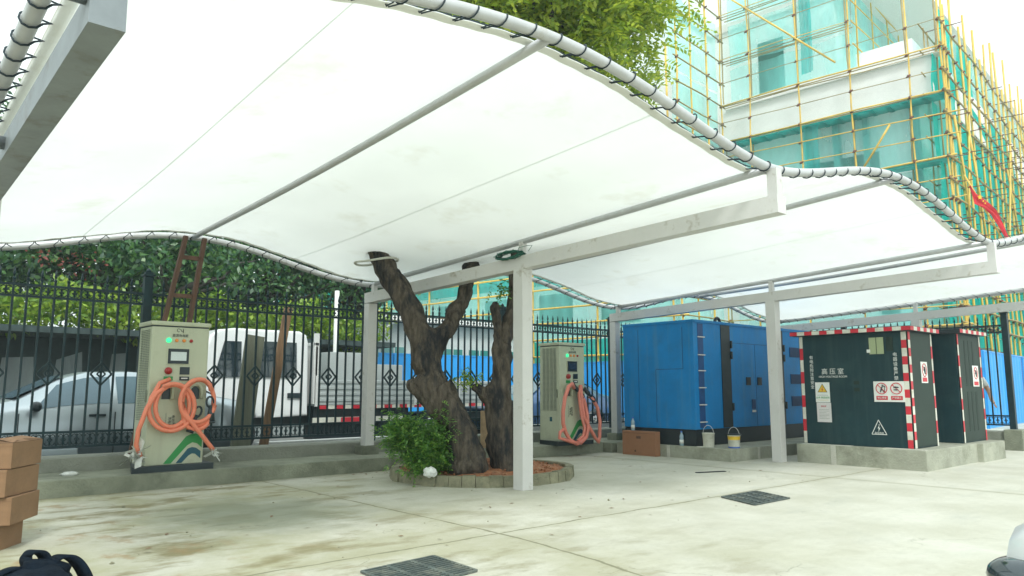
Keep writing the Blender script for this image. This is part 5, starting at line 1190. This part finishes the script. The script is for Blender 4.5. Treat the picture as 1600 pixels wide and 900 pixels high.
# right face: close grid of poles -> the largest stay single parts, the rest one mass
rest = MB()
rx = [.35] + [.9 + k * 1.25 for k in range(24)]
for k, x in enumerate(rx):
    pm = pole((x, 0, 0), (x + random.uniform(-.15, .15), random.uniform(-.05, .05), 16.4 + random.uniform(-.3, 2.2)), .05)
    if k < 10: pm.build('bamboo_pole', 'bamboo', sca)
    else: rest.add(pm.v, pm.f, 0, True)
    pm = pole((x + .5, .75, 0), (x + .5, .75, 16.0), .03); rest.add(pm.v, pm.f, 1, True)
for z in zs[:-1]:
    pm = pole((-.3, -.07, z + random.uniform(-.1, .1)), (31, -.07, z + random.uniform(-.1, .1)), .042)
    rest.add(pm.v, pm.f, 1, True)
    pm = pole((-.1, .7, z), (31, .7, z), .03); rest.add(pm.v, pm.f, 1, True)
    for x in rx[:16]:
        knot(x, -.06, z, .075)
        if random.random() < .35: ties.tube([(x, -.7 + random.uniform(0, .3), z), (x, .7, z)], .02, 4)
for a, b in (((1.5, -.12, 6), (4.5, -.12, 15.5)), ((7, -.12, 3), (3.2, -.12, 12)), ((9, -.12, 6), (13, -.12, 15)), ((2.2, -.12, 7.5), (.8, -.12, 12)), ((16, -.12, 4), (11, -.12, 12))):
    pm = pole(a, b, .05); pm.build('bamboo_pole', 'bamboo', sca)
for a, b in (((-.1, 3.2, 10.2), (-.1, 2.0, 11.9)), ((-.1, 4.0, 15.2), (-.1, 9.3, 20.5))): pole(a, b, .045).build('bamboo_pole', 'bamboo', sca)
o = rest.build('bamboo_poles', ['bamboo', 'bamboog'], sca); o['kind'] = 'stuff'
o = ties.build('lashings', 'tie', sca); o['kind'] = 'stuff'
def net(P0, P1, z0, z1, mat, amp=.12, nx_=20, nz_=10, nrm=(1, 0)):
    m = MB(); vs = []; ph = random.uniform(0, 6)
    for i in range(nx_ + 1):
        for j in range(nz_ + 1):
            u = i / nx_; v = j / nz_; o = amp * (math.sin(u * 17 + ph) * .5 + math.sin(u * 31 + v * 3 + ph * 2) * .3 + math.sin(v * 5 + u * 6) * .3)
            vs.append((P0[0] + (P1[0] - P0[0]) * u + nrm[0] * o, P0[1] + (P1[1] - P0[1]) * u + nrm[1] * o, z0 + (z1 - z0) * v))
    m.add(vs, [(i * (nz_ + 1) + j, (i + 1) * (nz_ + 1) + j, (i + 1) * (nz_ + 1) + j + 1, i * (nz_ + 1) + j + 1) for i in range(nx_) for j in range(nz_)], 0, True)
    m.build('safety_net', mat, sca)
for z0, z1 in ((.2, 3.5), (3.65, 6.85), (7.1, 10.05), (10.25, 12.8)): net((.95, -.1), (.95, LL), z0, z1, 'netpale')
net((.95, 3.6), (.95, LL), 14.7, 16.8, 'netpale'); net((.95, 3.6), (.95, LL), 17, 19.1, 'netpale'); net((.95, 3.6), (14, 3.6), 15.2, 19.2, 'netpale', .1, 24, 8, (0, 1)); net((.95, 3.6), (.95, LL), 19.3, 22, 'netpale')
for k_ in range(6): pole((1.0 + k_ * 2.2, 3.4, 15), (1.0 + k_ * 2.2, 3.4, 21.5), .035).build('bamboo_pole', 'bamboo', sca)
for z_ in (16, 17, 18, 19, 20): pole((.3, 3.35, z_), (13, 3.35, z_), .03).build('bamboo_pole', 'bamboo', sca)
net((.3, 5.1), (.5, 5.7), 15.3, 20, 'netfold', .12, 8, 10); net((.25, 5.0), (.35, 5.7), 10.2, 12.8, 'netfold', .12, 6)
for z0, z1 in ((.2, 3.5), (3.55, 6.95), (7.0, 10.1), (10.2, 12.6), (12.9, 14.6)): net((.2, .45), (31, .45), z0, z1, 'netteal', .1, 60, 8, (0, 1))
net((1.6, .45), (31, .45), 14.7, 16.6, 'netpale', .1, 50, 8, (0, 1)); net((1.5, .35), (3.2, .35), 14.6, 17.0, 'netteal', .1, 10, 8, (0, 1)); net((4.5, .35), (7, .35), 14.6, 16.6, 'netteal', .1, 10, 8, (0, 1))
for z0, z1, mt in ((.2, 3.5, 'netteal'), (3.6, 7.0, 'netpale'), (7.1, 10.1, 'netpale'), (10.2, 12.6, 'netpale'), (12.7, 15.4, 'netpale'), (15.5, 19, 'netpale')):
    net((wx, wy + .3), (.1, wy + .3), z0, z1, mt, .1, 12, 8, (0, 1))
for z0, z1, mt in ((.2, 3.5, 'netteal'), (3.6, 6.3, 'netpale'), (6.3, 7.0, 'netfold'), (7.1, 10.1, 'netteal')): net((wx + .15, wy + .2), (wx + .15, wy + 34), z0, z1, mt, .12, 50, 6)
# blue hoarding in front of the building
hb = bthing('blue_hoarding', 'bright blue corrugated hoarding round the building site', 'hoarding')
def hoard(P0, P1, z0, z1):
    P0 = Vector(P0 + (0,)); P1 = Vector(P1 + (0,)); d = P1 - P0; L = d.length; d.normalize(); nr = Vector((d.y, -d.x, 0)); n = int(L / .12); m = MB(); vs = []
    for i in range(n + 1):
        o = (.0, .03, .03, 0)[i % 4]; q = P0 + d * (i * L / n) + nr * o; vs += [(q.x, q.y, z0), (q.x, q.y, z1)]
    m.add(vs, [(2 * i, 2 * i + 2, 2 * i + 3, 2 * i + 1) for i in range(n)])
    m.build('sheet', 'hoard', hb)
    m = MB()
    for z in (z0 + .02, z1 + .015): m.bar(P0 + Vector((0, 0, z)), P1 + Vector((0, 0, z)), .07, .05)
    k = int(L / 3)
    for i in range(k + 1): q = P0 + d * (i * L / k); m.bar(q + nr * .05 + Vector((0, 0, z0)), q + nr * .05 + Vector((0, 0, z1)), .08, .05)
    m.build('frame', M('hoard_frame%d' % random.randint(0, 999), (.02, .3, .7), .5), hb)
hoard((-5.4, -1.6), (32, -1.6), 0, 2.35); hoard((-5.4, 42), (-5.4, -1.6), 0, 2.35)
hoard((-17.5, 16.2), (-8.5, 14.9), 0, 2.5)
# red flag hanging on the scaffold
fl = thing('red_flag', 'limp red flag hung from the scaffolding above the canopy edge', 'flag', (29.9, 8.4, 6.5))
m = MB(); vs = []; rv = Vector((.747, -.665, 0)); fv = Vector((.665, .747, 0)); F0 = Vector((29.84, 8.58, 8.49))
left = [(.0, 0), (.04, -.45), (.10, -.68), (.42, -.82), (.70, -1.05), (.92, -1.5), (1.12, -2.0)]
right = [(.03, 0), (.22, -.28), (.42, -.46), (.66, -.68), (.86, -.92), (1.10, -1.42), (1.27, -2.0)]
for (a, b), (c_, d_) in zip(left, right):
    for j in range(6):
        u = j / 5; vs.append(F0 + rv * (a + (c_ - a) * u) + Vector((0, 0, b + (d_ - b) * u)) + fv * .06 * math.sin(u * 9 + b * 4))
m.add(vs, [(i * 6 + j, i * 6 + j + 1, (i + 1) * 6 + j + 1, (i + 1) * 6 + j) for i in range(6) for j in range(5)], 0, True); m.build('flag_cloth', 'flag', fl, True)
for (a, b, s_) in ((.27, -.46, .10), (.38, -.60, .04), (.44, -.68, .04)):
    m = MB(); c = F0 + rv * a + Vector((0, 0, b)) - fv * .09
    m.poly([c + rv * (math.sin(t) * (s_ if i % 2 == 0 else s_ * .45)) + Vector((0, 0, math.cos(t) * (s_ if i % 2 == 0 else s_ * .45))) for i, t in enumerate([i * math.pi / 5 for i in range(10)])], -fv * .015); m.build('star', 'flagy', fl, True)
m = MB(); m.tube([(29.75, 8.7, 8.9), (31.1, 7.75, 5.9)], .03, 6); m.build('flag_pole', 'bamboo', fl, True)

# ------------------------------------------------------------ person behind the fence end, only an arm shows beside the cabinet
pn = thing('person', 'person in a white shirt standing beyond the transformer, one bare arm reaching down', 'person', (17.9, 5.42, 0))
def skinned(name, V, E, root, mat, par, sub=1):
    o = skin_tree(name, V, E, root, None, mat, sub, 0); L = par.location; o.data.transform(Matrix.Translation(-L)); o.parent = par; return o
x0, y0 = 17.92, 5.44
V = [(x0, y0, .95, .15), (x0, y0, 1.15, .14), (x0, y0, 1.36, .16), (x0, y0, 1.47, .06), (x0, y0, 1.56, .085), (x0, y0, 1.66, .095), (x0, y0, 1.72, .05),
     (x0 - .02, y0 - .19, 1.40, .06), (x0 - .06, y0 - .34, 1.16, .047), (x0 - .28, y0 - .44, .96, .036), (x0 - .34, y0 - .50, .90, .028),
     (x0, y0 + .19, 1.40, .06), (x0, y0 + .24, 1.12, .045), (x0 - .05, y0 + .25, .86, .034), (x0 - .06, y0 + .25, .78, .03),
     (x0, y0 - .10, .88, .085), (x0 - .02, y0 - .11, .48, .06), (x0, y0 - .11, .08, .042), (x0 - .14, y0 - .12, .04, .035),
     (x0, y0 + .10, .88, .085), (x0 - .02, y0 + .11, .48, .06), (x0, y0 + .11, .08, .042), (x0 - .14, y0 + .12, .04, .035),
     (x0 - .09, y0, 1.62, .018)]
E_ = [(0, 1), (1, 2), (2, 3), (3, 4), (4, 5), (5, 6), (2, 7), (7, 8), (8, 9), (9, 10), (2, 11), (11, 12), (12, 13), (13, 14), (0, 15), (15, 16), (16, 17), (17, 18), (0, 19), (19, 20), (20, 21), (21, 22), (4, 23)]
skinned('body', V, E_, 0, 'skin', pn, 2)
m = MB(); m.tube([(x0, y0, z) for z in (.90, 1.05, 1.2, 1.36, 1.44)], [.175, .165, .17, .185, .10], 16); m.tube([(x0 - .02, y0 - .13, 1.40), (x0 - .02, y0 - .2, 1.39), (x0 - .05, y0 - .29, 1.24)], [.085, .078, .066], 12); m.tube([(x0, y0 + .13, 1.40), (x0, y0 + .2, 1.38), (x0, y0 + .23, 1.22)], [.085, .078, .066], 12); m.build('shirt', 'shirt', pn, True)
m = MB(); m.tube([(x0, y0, 1.0), (x0, y0, .86)], [.168, .165], 16)
for s in (-1, 1): m.tube([(x0, y0 + s * .09, .92), (x0 - .02, y0 + s * .11, .48), (x0, y0 + s * .11, .09)], [.105, .078, .062], 12)
m.build('trousers', 'trouser', pn, True)
m = MB(); blob(m, (x0 + .015, y0, 1.675), (.10, .09, .085), 5, .02, sub=2); m.build('hair', 'hair', pn, True)
hx = Vector((x0 - .345, y0 - .505, .885))
for k in range(4):
    m = MB(); a = (k - 1.5) * .016; m.tube([hx + Vector((a, 0, 0)), hx + Vector((a * 1.3 - .01, -.02, -.035)), hx + Vector((a * 1.4 - .012, -.03, -.062 - .006 * (k in (1, 2))))], [.009, .0085, .006], 6); m.build('finger', 'skin', pn, True)
m = MB(); m.tube([hx + Vector((-.02, .0, .01)), hx + Vector((-.05, -.01, -.01)), hx + Vector((-.058, -.02, -.035))], [.011, .010, .007], 6); m.build('thumb', 'skin', pn, True)

# ------------------------------------------------------------ pale air
mh = bpy.data.materials.new('haze'); mh.use_nodes = True; nh = mh.node_tree.nodes; nh.clear()
oh = nh.new('ShaderNodeOutputMaterial'); vh = nh.new('ShaderNodeVolumePrincipled'); vh.inputs['Color'].default_value = (.86, .97, .97, 1); vh.inputs['Density'].default_value = 0.0026; vh.inputs['Anisotropy'].default_value = 0.3
mh.node_tree.links.new(vh.outputs[0], oh.inputs['Volume']); MT['haze'] = mh
m = MB(); m.box(-91, 161, -91, 161, -1.1, 32); tag(m.build('haze', 'haze'), kind='stuff')
